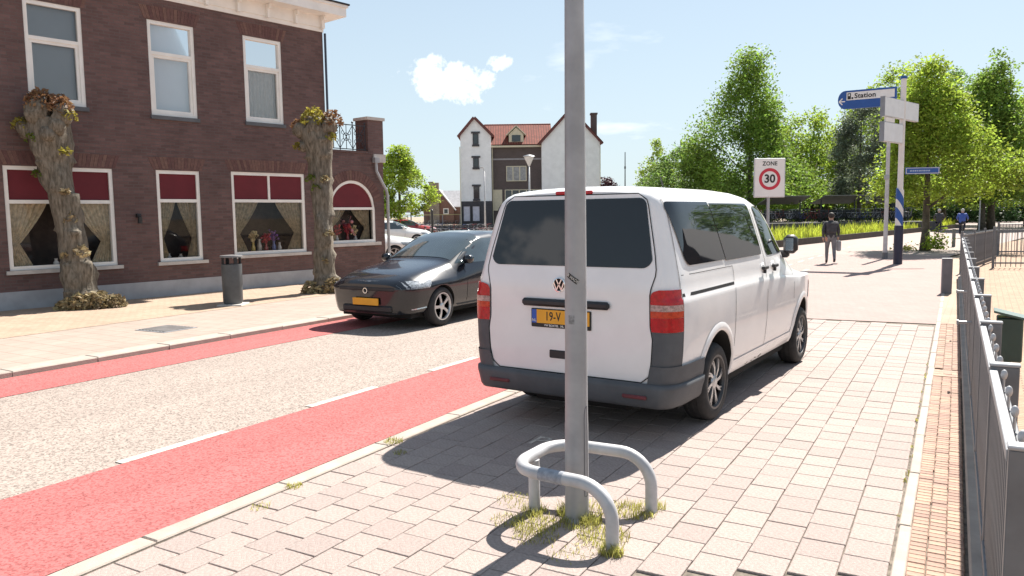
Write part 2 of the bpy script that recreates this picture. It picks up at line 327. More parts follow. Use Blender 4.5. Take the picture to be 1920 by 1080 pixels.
# ---- near kerb stones, paving rows, edging
def inview(x, y, z=0, mar=40):
    c = x*cos(HEAD)+y*sin(HEAD); d = -x*sin(HEAD)+y*cos(HEAD)
    if d < .8: return False
    px = 960+1454.8*c/d; py = 395+1454.8*(1.757-z)/d
    return -mar < px < 1920+mar and py < 1080+mar
pav = sheet('pavement', [(skx(-3.87, -6), -6), (skx(-.19, -6), -6), (skx(-.19, 13.35), 13.35), (skx(-3.87, 13.0), 13.0)], -.012, BED)
def block_mesh(name, lx, ly, h, b, m):
    mb = MB(); x, yy = lx/2, ly/2
    v = [(-x, -yy, -h), (x, -yy, -h), (x, yy, -h), (-x, yy, -h), (-x, -yy, -b), (x, -yy, -b), (x, yy, -b), (-x, yy, -b), (-x+b, -yy+b, 0), (x-b, -yy+b, 0), (x-b, yy-b, 0), (-x+b, yy-b, 0)]
    mb.add(v, [(8, 9, 10, 11)]+[(4+i, 4+(i+1) % 4, 8+(i+1) % 4, 8+i) for i in range(4)]+[(i, (i+1) % 4, 4+(i+1) % 4, 4+i) for i in range(4)])
    me = bpy.data.meshes.new(name); me.from_pydata(mb.v, [], mb.f); me.materials.append(m); return me
def lay(cells, name, mesh, parent, limit, m, ly0):
    # cells: (x, y, rot, length). the largest in the picture become parts, the others one joined part
    cells = [c for c in cells if inview(c[0], c[1])]
    cells.sort(key=lambda c: c[0]**2+c[1]**2)
    for c in cells[:limit]:
        o = bpy.data.objects.new(name, mesh); COL.objects.link(o); o.parent = parent
        o.location = (c[0]+random.gauss(0, .0012), c[1]+random.gauss(0, .0012), random.gauss(0, .0008)+c[4]); o.rotation_euler = (random.gauss(0, .002), random.gauss(0, .002), c[2]+random.gauss(0, .006))
        if abs(c[3]-ly0) > .01: o.scale = (1, c[3]/ly0, 1)
    rest = cells[limit:]
    if rest:
        mb = MB(); vv = [v.co.copy() for v in mesh.vertices]; ff = [tuple(p.vertices) for p in mesh.polygons]
        for c in rest:
            M = Matrix.Translation((c[0], c[1], random.gauss(0, .0015)+c[4])) @ Matrix.Rotation(c[2]+random.gauss(0, .005), 4, 'Z') @ Matrix.Diagonal((1, c[3]/ly0, 1, 1))
            mb.add([M @ v for v in vv], ff)
        o = mb.build(name, m, parent, fixn=False); o['kind'] = 'stuff'
PW, PL = .2170, .228
pm = block_mesh('paver', PW-.005, PL-.005, .05, .0032, PAVER)
cells = []
u0 = -3.70; nrow = 16
for i in range(nrow):
    u = u0+PW*(i+.5); off = .114 if i % 2 else 0
    yy = -2+off+random.uniform(-.02, .02)
    while yy < 13.1:
        cells.append((skx(u, yy), yy, SK, PL, 0)); yy += PL
lay(cells, 'paver', pm, pav, 300, PAVER, PL)
km = block_mesh('kerb_stone', .135, .985, .10, .008, KERB)
kb = [(skx(-3.79, yy), yy, SK, .985, .004) for yy in [-1.0+i*.993 for i in range(26)]]
lay(kb, 'kerb_stone', km, pav, 40, KERB, .985)
em = block_mesh('edging_stone', .062, .985, .10, .006, KERB)
eb = [(skx(-.185, yy), yy, SK, .985, .006) for yy in [2.2+i*.993 for i in range(26)]]
lay(eb, 'edging_stone', em, pav, 40, KERB, .985)
# brick strip between edging and fence
strip = sheet('brick_strip', [(skx(-.37, -3), -3), (skx(.5, -3), -3), (skx(.5, 30), 30), (skx(-.37, 30), 30)], -.016, BED)
bmh = block_mesh('brick', .080, .052, .05, .004, CLINK)
cells = []
for c in range(3):
    yy = 3.4+random.random()*.03
    while yy < 13.5:
        if not (9.15 < yy < 9.62): cells.append((skx(-.113+c*.084, yy), yy, SK, .052, 0))
        yy += .0555
for k in range(5):
    for j in range(3): cells.append((skx(-.133+k*.0555, 9.26+.125*j), 9.26+.125*j, SK, .115, 0))
lay(cells, 'brick', bmh, strip, 290, CLINK, .052)
sheet('brick_strip', [(skx(-.155, 13.45), 13.45), (skx(.125, 13.45), 13.45), (skx(.125, 32), 32), (skx(-.155, 32), 32)], .001, SANDB)
# level street paving beyond the parking bay, and the wide plaza after it
sheet('crossing', [(skx(-3.9, 13.02), 13.02), (skx(-.155, 13.36), 13.36), (skx(-.155, 33), 33), (skx(-4.6, 33), 33), (-5.9, 27), (skx(-3.9, 18), 18)], -.001, CROSS)
sheet('plaza', [(-4.6, 26), (-.95, 32.9), (3, 60), (60, 92), (60, 160), (-6, 160), (-2.1, 78), (-12, 30)], -.003, FARP)
# right hand yard behind the fence
sheet('yard', [(skx(.16, -5), -5), (40, -5), (40, 48), (0, 48), (skx(.16, 30), 30)], -.004, YARD)
# ---- far side: kerb, footway
fk = thing('far_kerb', None, None); fk['kind'] = 'structure'
kfm = block_mesh('kerb_stone', .30, .985, .16, .012, KERB)
for i in range(40):
    yy = -2+i*.993
    o = bpy.data.objects.new('kerb_stone', kfm); COL.objects.link(o); o.parent = fk; o.location = (-9.46, yy, .062+random.gauss(0, .002)); o.rotation_euler = (0, 0, random.gauss(0, .002))
sheet('sidewalk', [(-9.605, -30), (-9.605, 40), (-16, 42), (-30, 42), (-30, -30)], .052, TILE)
sheet('sand_brick_band', [(-12.1, -30), (-12.1, 19), (-12.6, 26), (-17, 28), (-17, -30)], .056, SANDB)
plate = thing('manhole_cover', 'grey square inspection cover in the far sidewalk by the bin', 'manhole cover', (-10.75, 7.40, .0565), .05)
mb = MB(); mb.box(-.34, .34, -.30, .30, -.02, .004); mb.build('rim', GALV, plate)
mb = MB()
for i in range(8): mb.box(-.30+i*.077, -.30+i*.077+.05, -.26, .26, -.01, .012)
mb.build('grid', mat('cast_iron', (.16, .15, .145), .7, var=.2), plate)

# ------------------------------------------------------------------ brick building on the far side
# local axes: x along the facade, y into the building, z up
FAC = thing('brick_building', 'two storey dark brown brick building with white cornice and red blinds', 'building', (-15.322, 10.431, .0), radians(90)-.155)
def wall_grid(mb, x0, x1, z0, z1, holes, y=0, rev=.13, mi=0):
    xs = sorted({x0, x1, *[h[0] for h in holes], *[h[1] for h in holes]}); zs = sorted({z0, z1, *[h[2] for h in holes], *[h[3] for h in holes]})
    for a, b in zip(xs, xs[1:]):
        for c, d in zip(zs, zs[1:]):
            if any(h[0] < (a+b)/2 < h[1] and h[2] < (c+d)/2 < h[3] for h in holes): continue
            mb.add([(a, y, c), (b, y, c), (b, y, d), (a, y, d)], [(0, 1, 2, 3)], mi)
    for a, b, c, d in holes:
        r = y+rev
        mb.add([(a, y, c), (a, r, c), (a, r, d), (a, y, d)], [(0, 1, 2, 3)], mi); mb.add([(b, y, c), (b, y, d), (b, r, d), (b, r, c)], [(0, 1, 2, 3)], mi)
        mb.add([(a, y, d), (a, r, d), (b, r, d), (b, y, d)], [(0, 1, 2, 3)], mi); mb.add([(a, y, c), (b, y, c), (b, r, c), (a, r, c)], [(0, 1, 2, 3)], mi)
UP = [(-2.30, -1.26, 4.00, 5.94, 5.24), (.05, 1.09, 3.97, 5.97, 5.29), (2.29, 3.32, 4.01, 6.00, 5.31), (-4.6, -3.56, 4.0, 5.94, 5.24)]
LO = [(-2.83, -.84, .80, 2.79, 2.11, True), (.065, 1.055, .81, 2.80, 2.14, False), (1.83, 3.85, .865, 2.825, 2.145, True), (-5.4, -3.8, .8, 2.79, 2.11, True)]
XR, XL, ZC = 4.56, -8.0, 6.43
mb = MB(); wall_grid(mb, XL, XR, .40, ZC, [w[:4] for w in UP+LO])
mb.add([(XR, 0, 0), (XR, 9, 0), (XR, 9, ZC), (XR, 0, ZC)], [(0, 1, 2, 3)]); mb.add([(XL, 0, 0), (XL, 9, 0), (XL, 9, ZC), (XL, 0, ZC)], [(0, 1, 2, 3)])
mb.add([(XL, 9, 0), (XR, 9, 0), (XR, 9, ZC), (XL, 9, ZC)], [(0, 1, 2, 3)])
mb.build('wall', BRICK, FAC, fixn=False)
mb = MB(); mb.box(XL, XR+.02, -.02, .3, -.06, .40); mb.build('plinth', PLINTH, FAC)
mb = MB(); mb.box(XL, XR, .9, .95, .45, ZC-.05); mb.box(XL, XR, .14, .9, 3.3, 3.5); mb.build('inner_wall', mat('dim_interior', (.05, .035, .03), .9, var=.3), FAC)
mb = MB(); mb.box(XL, XR+.02, -.02, 9.1, ZC, ZC+.10); mb.box(XL-.1, XR+.05, -.05, 9.1, ZC+.10, ZC+.38)
mb.box(XL-.3, XR+.42, -.46, 9.2, ZC+.38, ZC+.60); mb.box(XL-.3, XR+.46, -.50, 9.2, ZC+.60, ZC+.66); mb.build('cornice', WHITE, FAC)
mb = MB(); mb.box(XL-.3, XR+.49, -.53, 9.3, ZC+.66, ZC+.70); mb.build('roof', mat('roof_felt', (.02, .02, .023), .8, var=.2), FAC)
for i in range(15):
    x = XR-.06-i*.78; mb = MB(); mb.box(x-.035, x+.035, -.13, -.052, ZC+.06, ZC+.378); mb.box(x-.03, x+.03, -.2, -.13, ZC+.27, ZC+.376); mb.build('bracket', WHITE, FAC)
def frame(mb, x0, x1, z0, z1, w, y0, y1):
    mb.box(x0, x0+w, y0, y1, z0, z1); mb.box(x1-w, x1, y0, y1, z0, z1); mb.box(x0+w, x1-w, y0, y1, z0, z0+w); mb.box(x0+w, x1-w, y0, y1, z1-w, z1)
GLASSL = mat_glass('shop_window_glass', (.96, .97, .97), 1.42, .015)
def pane(x0, x1, z0, z1, y, par, m=None):
    mb = MB(); tl = [random.uniform(-.004, .004) for _ in range(4)]
    mb.add([(x0, y+tl[0], z0), (x1, y+tl[1], z0), (x1, y+tl[1]+tl[2], z1), (x0, y+tl[0]+tl[2], z1)], [(0, 1, 2, 3)]); return mb.build('pane', m or GLASSW, par)
def soldiers(x0, x1, z, h, par, splay=.10, y=-.004):
    n = max(4, round((x1-x0+.16)/.073)); a, b = x0-.06, x1+.06
    for i in range(n):
        t0, t1 = i/n, (i+1)/n; g = .004
        bx0, bx1 = a+(b-a)*t0+g, a+(b-a)*t1-g; rise = .05*sin(pi*(t0+t1)/2)
        tx0, tx1 = (a-splay)+(b-a+2*splay)*t0+g, (a-splay)+(b-a+2*splay)*t1-g
        mb = MB(); yy = y-random.uniform(0, .004)
        mb.add([(bx0, yy, z+rise*.4), (bx1, yy, z+rise*.4), (tx1, yy, z+h+rise*.4), (tx0, yy, z+h+rise*.4), (bx0, .05, z+rise*.4), (bx1, .05, z+rise*.4), (tx1, .05, z+h+rise*.4), (tx0, .05, z+h+rise*.4)],
               [(0, 1, 2, 3), (4, 7, 6, 5), (0, 4, 5, 1), (1, 5, 6, 2), (2, 6, 7, 3), (3, 7, 4, 0)])
        mb.build('brick', SOLDIER, par)
def drape(mb, xa, xb, z0, z1, y, tie=None, side=1, n=46):
    # pleated cloth from xa..xb at the top, gathered towards one side at height tie
    rows = 14; vs = []
    for r in range(rows+1):
        z = z1-(z1-z0)*r/rows
        for k in range(n+1):
            t = k/n; a, b = xa, xb
            if tie is not None:
                q = min(1, (z1-z)/(z1-tie)) if z > tie else 1-.35*min(1, (tie-z)/(tie-z0+1e-6)); w = (b-a)*(1-.74*q**1.25)
                if side > 0: a = b-w
                else: b = a+w
            vs.append((a+(b-a)*t, y+.022*sin(t*n*.95+.3*sin(z*3)), z))
    mb.add(vs, [(r*(n+1)+k, r*(n+1)+k+1, (r+1)*(n+1)+k+1, (r+1)*(n+1)+k) for r in range(rows) for k in range(n)])
for wi, (x0, x1, z0, z1, zt) in enumerate(UP):
    mb = MB(); frame(mb, x0, x1, z0, z1, .075, .02, .12); mb.box(x0+.075, x1-.075, .025, .12, zt-.035, zt+.035)
    frame(mb, x0+.075, x1-.075, z0+.075, zt-.035, .055, .045, .11)
    w = mb.build('window', WHITE, FAC)
    pane(x0+.07, x1-.07, zt+.03, z1-.07, .075, w); pane(x0+.125, x1-.125, z0+.125, zt-.085, .085, w)
    mb = MB(); mb.box(x0-.03, x1+.03, -.045, .1, z0-.085, z0-.003); mb.build('sill', SLATEB, w)
    soldiers(x0, x1, z1+.01, .27, FAC)
    mb = MB()
    if wi == 2: drape(mb, x0+.06, x1-.06, z0+.05, z1-.05, .17, n=60); mb.build('net_curtain', VEIL, w, smooth='all')
    else: mb.box(x0+.02, x1-.02, .20, .21, z0, z1); mb.build('sky_tone_curtain', mat('sky_reflection_voile', (.44, .48, .53), .9, var=.06, vscale=.6), w)  # plain curtain; its pale grey stands in for sky reflected in the glass
for wi, (x0, x1, z0, z1, zt, mul) in enumerate(LO):
    xm = (x0+x1)/2
    mb = MB(); frame(mb, x0, x1, z0, z1, .075, .02, .12); mb.box(x0+.075, x1-.075, .025, .12, zt-.035, zt+.035)
    if mul: mb.box(xm-.028, xm+.028, .03, .12, zt+.035, z1-.075)
    w = mb.build('window', WHITE, FAC)
    pane(x0+.07, x1-.07, z0+.07, zt-.03, .07, w, GLASSL)
    for a, b in ([(x0+.07, xm-.025), (xm+.025, x1-.07)] if mul else [(x0+.07, x1-.07)]):
        mb = MB(); mb.box(a, b, .055, .065, zt+.03, z1-.07); mb.build('blind', REDBLIND, w)
    mb = MB(); mb.box(x0-.07, x1+.09, -.06, .1, z0-.075, z0-.003); mb.build('sill', STONE, w)
    soldiers(x0, x1, z1+.02, .25, FAC)
    mb = MB(); ww = (x1-x0)*(.36 if mul else .42)
    drape(mb, x0+.06, x0+.06+ww, z0+.05, zt, .17, tie=z0+.50, side=-1); mb.build('curtain', CURTAIN, w, smooth='all')
    mb = MB(); drape(mb, x1-.06-ww, x1-.06, z0+.05, zt, .17, tie=z0+.50, side=1); mb.build('curtain', CURTAIN, w, smooth='all')
    mb = MB(); mb.box(x0, x1, .13, .55, z0-.05, z0+.02); mb.build('window_board', WHITE, w)
mb = MB(); mb.box(-.42, -.34, -.09, 0, 1.78, 1.86); mb.tube([(-.38, -.06, 1.84), (-.38, -.11, 1.78), (-.38, -.10, 1.66)], [.02, .045, .05], 8); mb.build('wall_lamp', BLACKP, FAC)
# cracks in the brick joints, movement joints
# ---- single storey wing with round arched window
AX0, AX1, AH = XR, 6.50, 3.44
mb = MB(); acx, ar, az0, azs = 5.40, .775, 1.03, 1.93
wall_grid(mb, AX0, AX1, -.05, AH, [(acx-ar, acx+ar, az0, AH)], y=.06)
n = 24
for i in range(n):
    xa, xb = acx-ar+2*ar*i/n, acx-ar+2*ar*(i+1)/n; za_ = azs+sqrt(max(0, ar*ar-(xa-acx)**2)); zb_ = azs+sqrt(max(0, ar*ar-(xb-acx)**2))
    mb.add([(xa, .06, za_), (xb, .06, zb_), (xb, .06, AH), (xa, .06, AH)], [(0, 1, 2, 3)]); mb.add([(xa, .06, za_), (xa, .19, za_), (xb, .19, zb_), (xb, .06, zb_)], [(0, 1, 2, 3)])
mb.add([(AX1, .06, -.05), (AX1, 6, -.05), (AX1, 6, AH), (AX1, .06, AH)], [(0, 1, 2, 3)])
mb.add([(AX0, .06, AH), (AX1, .06, AH), (AX1, 6, AH), (AX0, 6, AH)], [(0, 1, 2, 3)])
mb.box(5.98, AX1+.02, .045, .57, AH+.002, AH+.92)
mb.build('wing_wall', BRICK, FAC, fixn=False)
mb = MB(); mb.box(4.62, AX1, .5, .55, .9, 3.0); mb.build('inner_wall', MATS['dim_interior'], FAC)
mb = MB(); mb.box(5.94, AX1+.06, .0, .61, AH+.92, AH+1.0); mb.build('coping', STONE, FAC)
mb = MB(); mb.box(6.15, AX1+.05, .0, .3, AH-.22, AH+.0); mb.build('stone_block', STONE, FAC)
mb = MB(); mb.box(AX0, 5.96, .03, .2, AH+.002, AH+.06); mb.build('coping', BRICK, FAC)
arch = MB(); rim = []
for rr in (ar, ar-.075):
    rim.append([(acx-rr, az0+(ar-rr))]+[(acx-rr*cos(pi*i/24), azs+rr*sin(pi*i/24)) for i in range(25)]+[(acx+rr, az0+(ar-rr))])
vs = []; m_ = len(rim[0])
for yy in (.08, .17):
    for r_ in rim: vs += [(a, yy, b) for a, b in r_]
fs = []
for i in range(m_):
    j = (i+1) % m_
    fs += [(i, j, m_+j, m_+i), (2*m_+i, 3*m_+i, 3*m_+j, 2*m_+j), (m_+i, m_+j, 3*m_+j, 3*m_+i), (i, 2*m_+i, 2*m_+j, j)]
arch.add(vs, fs); arch.box(acx-ar+.075, acx+ar-.075, .085, .17, azs-.01, azs+.055)
aw = arch.build('window', WHITE, FAC)
mb = MB(); mb.prism([(acx-.70*cos(pi*i/20), azs+.05+.66*sin(pi*i/20)) for i in range(21)], lambda a, b, d: (a, d, b), .115, .125); mb.build('blind', REDBLIND, aw)
pane(acx-ar+.07, acx+ar-.07, az0+.07, azs, .12, aw, GLASSL)
mb = MB(); mb.box(acx-ar-.05, AX1-.2, -.02, .15, az0-.085, az0-.003); mb.build('sill', STONE, aw)
mb = MB(); drape(mb, acx+.1, acx+ar-.06, az0+.05, azs, .28, tie=az0+.4, side=1); mb.build('curtain', CURTAIN, aw, smooth='all')
mb = MB(); drape(mb, acx-ar+.06, acx-.1, az0+.05, azs, .28, tie=az0+.4, side=-1); mb.build('curtain', CURTAIN, aw, smooth='all')
mb = MB(); mb.box(acx-ar, acx+ar, .18, .5, az0-.05, az0+.03); mb.build('window_board', WHITE, aw)
for i in range(26):
    t0, t1 = pi*(.08+.84*i/26), pi*(.08+.84*(i+1)/26); g = .006; mb = MB()
    P4 = [(acx-r_*cos(t), azs+r_*sin(t)) for r_, t in ((ar+.015, t0+g), (ar+.015, t1-g), (ar+.27, t1-g*.8), (ar+.27, t0+g*.8))]
    mb.prism(P4, lambda a, b, d: (a, d, b), .052-random.uniform(0, .004), .10); mb.build('brick', SOLDIER, FAC)
# rainwater pipe of the wing
mb = MB(); mb.tube([(6.18, -.03, 3.22), (6.18, -.03, 2.98), (6.30, -.05, 2.75), (6.50, -.05, 2.45), (6.54, -.05, 2.3), (6.54, -.05, .05)], .042, 10); mb.box(6.10, 6.26, -.09, .03, 3.2, 3.34); mb.build('downpipe', GALV, FAC, smooth=True)
mb = MB(); mb.tube([(XR+.04, -.05, 6.4), (XR+.04, -.05, 3.5)], .03, 8); mb.build('downpipe', mat('dark_pipe', (.03, .04, .07), .5, var=.1), FAC, smooth=True)
# wrought iron roof railing
mb = MB(); R0, R1, Rz = 4.62, 5.96, AH+.07
for z in (Rz+.02, Rz+.66): mb.box(R0, R1, .09, .115, z, z+.022)
for i in range(4):
    x = R0+.04+(R1-R0-.08)*i/3; mb.tube([(x, .10, Rz), (x, .10, Rz+.72)], .014, 6); mb.ball((x, .10, Rz+.74), .03, 6)
    if i < 3:
        x2 = R0+.04+(R1-R0-.08)*(i+1)/3; xm = (x+x2)/2; zm = Rz+.35
        mb.tube([(x, .10, Rz+.04), (x2, .10, Rz+.66)], .010, 5); mb.tube([(x2, .10, Rz+.04), (x, .10, Rz+.66)], .010, 5)
        mb.tube([(xm+.10*cos(t*pi/8), .10, zm+.10*sin(t*pi/8)) for t in range(16)], .010, 5, closed=True)
        for sx in (-1, 1):
            for sz in (-1, 1): mb.tube([(xm+sx*(.10+.055*sin(t*.55)), .10, zm+sz*(.16+.05*cos(t*.55)-.05)) for t in range(9)], .008, 5)
        mb.tube([(xm, .10, Rz+.02), (xm, .10, Rz+.66)], .010, 5)
mb.build('roof_railing', mat('wrought_iron', (.02, .022, .03), .5, var=.2), FAC)
# ---- things standing in the windows
VC = [(.55, .5, .45), (.35, .06, .06), (.6, .45, .12), (.15, .2, .45), (.62, .6, .58)]
def onfac(x, y, z): return FAC.matrix_basis @ Vector((x, y, z))
FAC.rotation_euler = (0, 0, radians(90)-.155); bpy.context.view_layer.update()
def vase(x, z, h, ci, label, flowers=None, y=.20):
    t = thing('vase', label, 'vase', onfac(x, y, z), 0, 'ornaments behind the ground floor windows')
    mb = MB(); mb.lathe([(.025, 0), (.05, h*.25), (.055, h*.5), (.025, h*.8), (.035, h)], 12); mb.build('body', mat('glaze_%d' % ci, VC[ci], .2, coat=.5, var=.1), t, smooth=True)
    if flowers:
        mb = MB()
        for k in range(26):
            a = random.random()*2*pi; r = random.random()*.13; zz_ = h+.05+random.random()*.22
            mb.tube([(0, 0, h*.9), (r*cos(a)*.5, r*sin(a)*.5, (h+zz_)/2), (r*cos(a), r*sin(a), zz_)], .004, 4); mb.ball((r*cos(a), r*sin(a), zz_), .02+.014*random.random(), 5)
        mb.build('flowers', mat('petals_%s' % flowers, {'red': (.45, .05, .08), 'cream': (.7, .55, .3), 'violet': (.25, .12, .4)}[flowers], .7, rnd=.3), t)
vase(2.45, .885, .26, 2, 'cream flowers in a gold vase behind the double window near the bin', 'cream')
vase(2.62, .885, .34, 0, 'tall pale vase between the curtains of the double window near the bin')
vase(2.80, .885, .22, 1, 'red flowers in a dark red vase in the double window near the bin', 'red')
vase(3.02, .885, .28, 3, 'violet flowers in a blue vase in the double window near the bin', 'violet')
vase(3.18, .885, .24, 4, 'white vase at the right curtain of the double window near the bin')
vase(.35, .83, .15, 4, 'small white vase low in the single narrow ground floor window')
vase(.62, .83, .13, 0, 'squat cream vase low in the single narrow ground floor window')
vase(-1.95, .82, .17, 0, 'pale vase low in the wide window behind the leaning pollard')
vase(5.0, 1.06, .18, 4, 'white vase at the left of the arched window', 'red', .27)
vase(5.35, 1.06, .20, 1, 'red vase with red flowers in the arched window', 'red', .27)
vase(5.62, 1.06, .16, 4, 'small white vase beside the curtain of the arched window', 'cream', .27)
mb = MB(); mb.tube([(-.30, 0, .62), (0, 0, .36), (.34, 0, .08)], .012, 6); mb.tube([(-.25, 0, .12), (.12, 0, .40), (.2, 0, .6)], .010, 6)
for k in range(7): mb.ball((random.uniform(-.25, .25), 0, random.uniform(.1, .55)), .045, 6)
tag(mb.build('garland', mat('garland_pink', (.5, .2, .2), .7, rnd=.3, var=.2), None, loc=onfac(5.35, .33, 1.15)), 'pink and white garland hung inside the arched window', 'garland')

# ------------------------------------------------------------------ leaves, trees
def leaf_quads(mb, pts, size, up=.3):
    rn = random.random
    for p in pts:
        s = size*(.6+.8*rn()); a = Vector((rn()-.5, rn()-.5, (rn()-.5)*(1-up))).normalized(); b = a.cross(Vector((rn()-.5, rn()-.5, rn()-.3))).normalized(); p = Vector(p)
        mb.v += [tuple(p-a*s-b*s*.15), tuple(p+b*s*.5), tuple(p+a*s), tuple(p-b*s*.5)]; o = len(mb.v)-4; mb.f.append((o, o+1, o+2, o+3)); mb.m.append(0)
def crown_mesh(H, w, base, shape, nclump, nleaf, leaf, m, parent, seed, gap=.0):
    random.seed(seed); mb = MB(); k = 0; lob = [(random.random()*2*pi, random.uniform(.15, .3), random.uniform(.2, .8)) for _ in range(6)]
    while k < nclump:
        t = random.random(); r = {'cone': (1-t)**.85*min(1, t*5+.45)*1.28, 'egg': sqrt(max(0, 1-(2*t-.85)**2*.75))*(1 if t < .8 else 1-(t-.8)*2.5), 'col': min(1, t*4+.5)*(1-t**4*.8)}[shape]
        if random.random() > r*.9+.12: continue
        a = random.random()*2*pi
        for la, lm, lt in lob: r *= 1+lm*cos(a-la)*math.exp(-((t-lt)/.18)**2)
        q = sqrt(random.random()); 
        if random.random() < .75: q = .72+.28*random.random()
        x, y, z = r*q*cos(a)*w/2, r*q*sin(a)*w/2, base+(H-base)*t
        if gap and noise.noise(Vector((x, y, z))*.55+Vector((seed, 0, 0))) < gap-.5: continue
        cs = w*.062*(.6+.8*random.random()); nl = int(nleaf*1.9*(.5+random.random())); leaf_ = leaf*.60
        gg = lambda c_: max(-1.7, min(1.7, random.gauss(0, 1)))*c_
        leaf_quads(mb, [(x+gg(cs), y+gg(cs), z+gg(cs*.8)) for _ in range(nl)], leaf_); k += 1
    return mb.build('crown', m, parent, fixn=False)
def trunk_mesh(H, base, r, w, m, parent, nb=7, seed=1):
    random.seed(seed+50); mb = MB(); pts = [(0.03*sin(i*1.3)*i/8, .03*cos(i*1.7)*i/8, H*.85*i/8) for i in range(9)]
    mb.tube(pts, [r*1.35]+[r*(1-.85*i/8) for i in range(1, 9)], 9)
    for k in range(nb):
        z = base*.8+(H-base)*.6*k/nb; a = k*2.4+random.random(); L = w*.36*(1-k/nb*.5); rr = r*.38*(1-k/nb*.6)
        mb.tube([(0, 0, z), (cos(a)*L*.45, sin(a)*L*.45, z+L*.35), (cos(a)*L, sin(a)*L, z+L*.9)], [rr, rr*.7, rr*.25], 6)
    return mb.build('trunk', m, parent, smooth='all')
LIME = leafmat('lime_leaves', (.20, .30, .05), .4, .55); LIME2 = leafmat('young_lime_leaves', (.28, .37, .05), .4, .6)
MAPLE = leafmat('mid_green_leaves', (.17, .26, .06), .4, .5); DGREEN = leafmat('dark_green_leaves', (.05, .095, .04), .35, .35); BLUEG = leafmat('grey_green_leaves', (.15, .18, .12), .4, .45)
COPPER = leafmat('copper_leaves', (.055, .02, .028), .3, .3); HEDGE = leafmat('hedge_leaves', (.035, .075, .02), .3, .3)
def tree(pos, H, w, base, shape, m, label, r=.2, n=150, nl=42, leaf=.2, seed=1, gap=.12, name='lime_tree', grp='street and park trees'):
    t = thing(name, label, 'tree', pos, seed*.7, grp); trunk_mesh(H, base, r, w, BARKD, t, seed=seed); crown_mesh(H, w, base, shape, n, nl, leaf, m, t, seed, gap); random.seed(seed*13+5); return t
tree(town(21.4, 70, -.02), 15.6, 10.2, 1.6, 'cone', LIME, 'tall cone shaped lime tree rising behind the zone sign', .28, 430, 48, .23, 3, .06)
tree(town(17.0, 74, -.02), 8.2, 6.5, 1.2, 'egg', MAPLE, 'lower bushy tree left of the tall cone shaped lime', .2, 130, 44, .23, 4)
tree(town(30.6, 80, -.02), 11.6, 8.0, 2.2, 'egg', LIME2, 'bright yellow green tree right of the tall cone shaped lime', .2, 170, 42, .24, 5)
tree(town(33.2, 86, -.02), 9.5, 5.5, 2.5, 'egg', MAPLE, 'light open tree between the bright lime and the grey green tree', .18, 100, 40, .24, 6)
tree(town(29.0, 65, -.02), 10.8, 5.2, 2.6, 'col', BLUEG, 'grey green column shaped tree under the station sign', .2, 170, 44, .2, 7, .08, 'poplar_tree')
tree((-2.02, 36.5, -.02), 7.7, 4.6, 2.2, 'cone', LIME2, 'street lime with its trunk in the plaza just past the blue and white post', .17, 330, 48, .125, 8, .06)
tree(town(37.5, 62, -.02), 12.6, 6.2, 2.2, 'cone', LIME, 'lime tree behind the street lime, topping the white sign backs', .24, 230, 46, .2, 9, .08)
tree((.54, 73.4, -.02), 13.7, 6.6, 2.4, 'cone', LIME, 'tall pointed lime standing behind the fence corner', .28, 260, 48, .22, 10, .08)
tree(town(46.4, 70, -.02), 12.0, 7.5, 2.2, 'cone', LIME2, 'lime tree cut off by the right edge of the view', .24, 200, 44, .22, 11, .08)
tree(town(38.2, 78, -.02), 15.4, 10, 2.0, 'egg', LIME2, 'broad yellow green tree behind the station sign post', .26, 330, 46, .24, 12, .05)
tree(town(44.4, 80, -.02), 15.4, 9.5, 2.0, 'egg', MAPLE, 'broad mid green tree between the two pointed limes', .26, 300, 46, .24, 13, .05)
tree(town(15.9, 85, -.02), 9.4, 5.6, 1.5, 'cone', LIME2, 'small thin yellow green tree above the van roof', .16, 95, 40, .22, 14, .16)
tree(town(12.0, 100, -.02), 5.9, 5.5, 1.0, 'egg', COPPER, 'purple copper beech showing just over the van roof', .16, 90, 40, .26, 15, .1, 'copper_beech')
tree(town(-8.55, 60, -.02), 6.9, 3.7, 1.6, 'col', LIME2, 'green street tree beside the wing of the brick building', .17, 150, 46, .17, 16, .12)
tree(town(23.5, 96, -.02), 8.8, 7.5, 1.0, 'egg', MAPLE, 'wide tree far behind the zone sign', .2, 130, 40, .3, 17)
# clipped evergreen masses low behind the bicycle shelters
def shrub(pos, H, w, m, label, seed, n=90, leaf=.2, name='shrub'):
    t = thing(name, label, 'shrub', pos, seed, 'evergreen shrubs at the park edge'); trunk_mesh(H*.8, .2, .08, w*.8, BARKD, t, 5, seed); crown_mesh(H, w, .1, 'egg', n, 40, leaf, m, t, seed, .05); return t
for i, (c, D, H, w, m, lb) in enumerate([(32.6, 84, 4.6, 6, DGREEN, 'dark evergreen shrub behind the thin grey pole'), (36.5, 88, 5.2, 7, DGREEN, 'dark evergreen shrub behind the blue and white post'), (41.5, 90, 5.0, 7, DGREEN, 'dark evergreen shrub behind the dark coated cyclist'), (46.2, 90, 4.4, 7, HEDGE, 'green shrub behind the blue jacketed cyclist'), (50.6, 92, 4.6, 7, DGREEN, 'dark evergreen shrub behind the pointed lime trunk'), (55.5, 92, 4.5, 7, HEDGE, 'green shrub at the right edge behind the fence'), (25.5, 86, 4.2, 7, HEDGE, 'green shrub left of the tiled shed roof'), (21.0, 88, 4.0, 7, DGREEN, 'dark shrub under the tall cone shaped lime')]):
    shrub(town(c, D, -.02), H, w, m, lb, 30+i, 100, .24)
mb = MB(); pts = []
for k in range(5200):
    c = random.uniform(40.5, 66); pts.append(town(c, 96+random.gauss(0, .25)+(c-40)*.0, random.random()**.7*2.3))
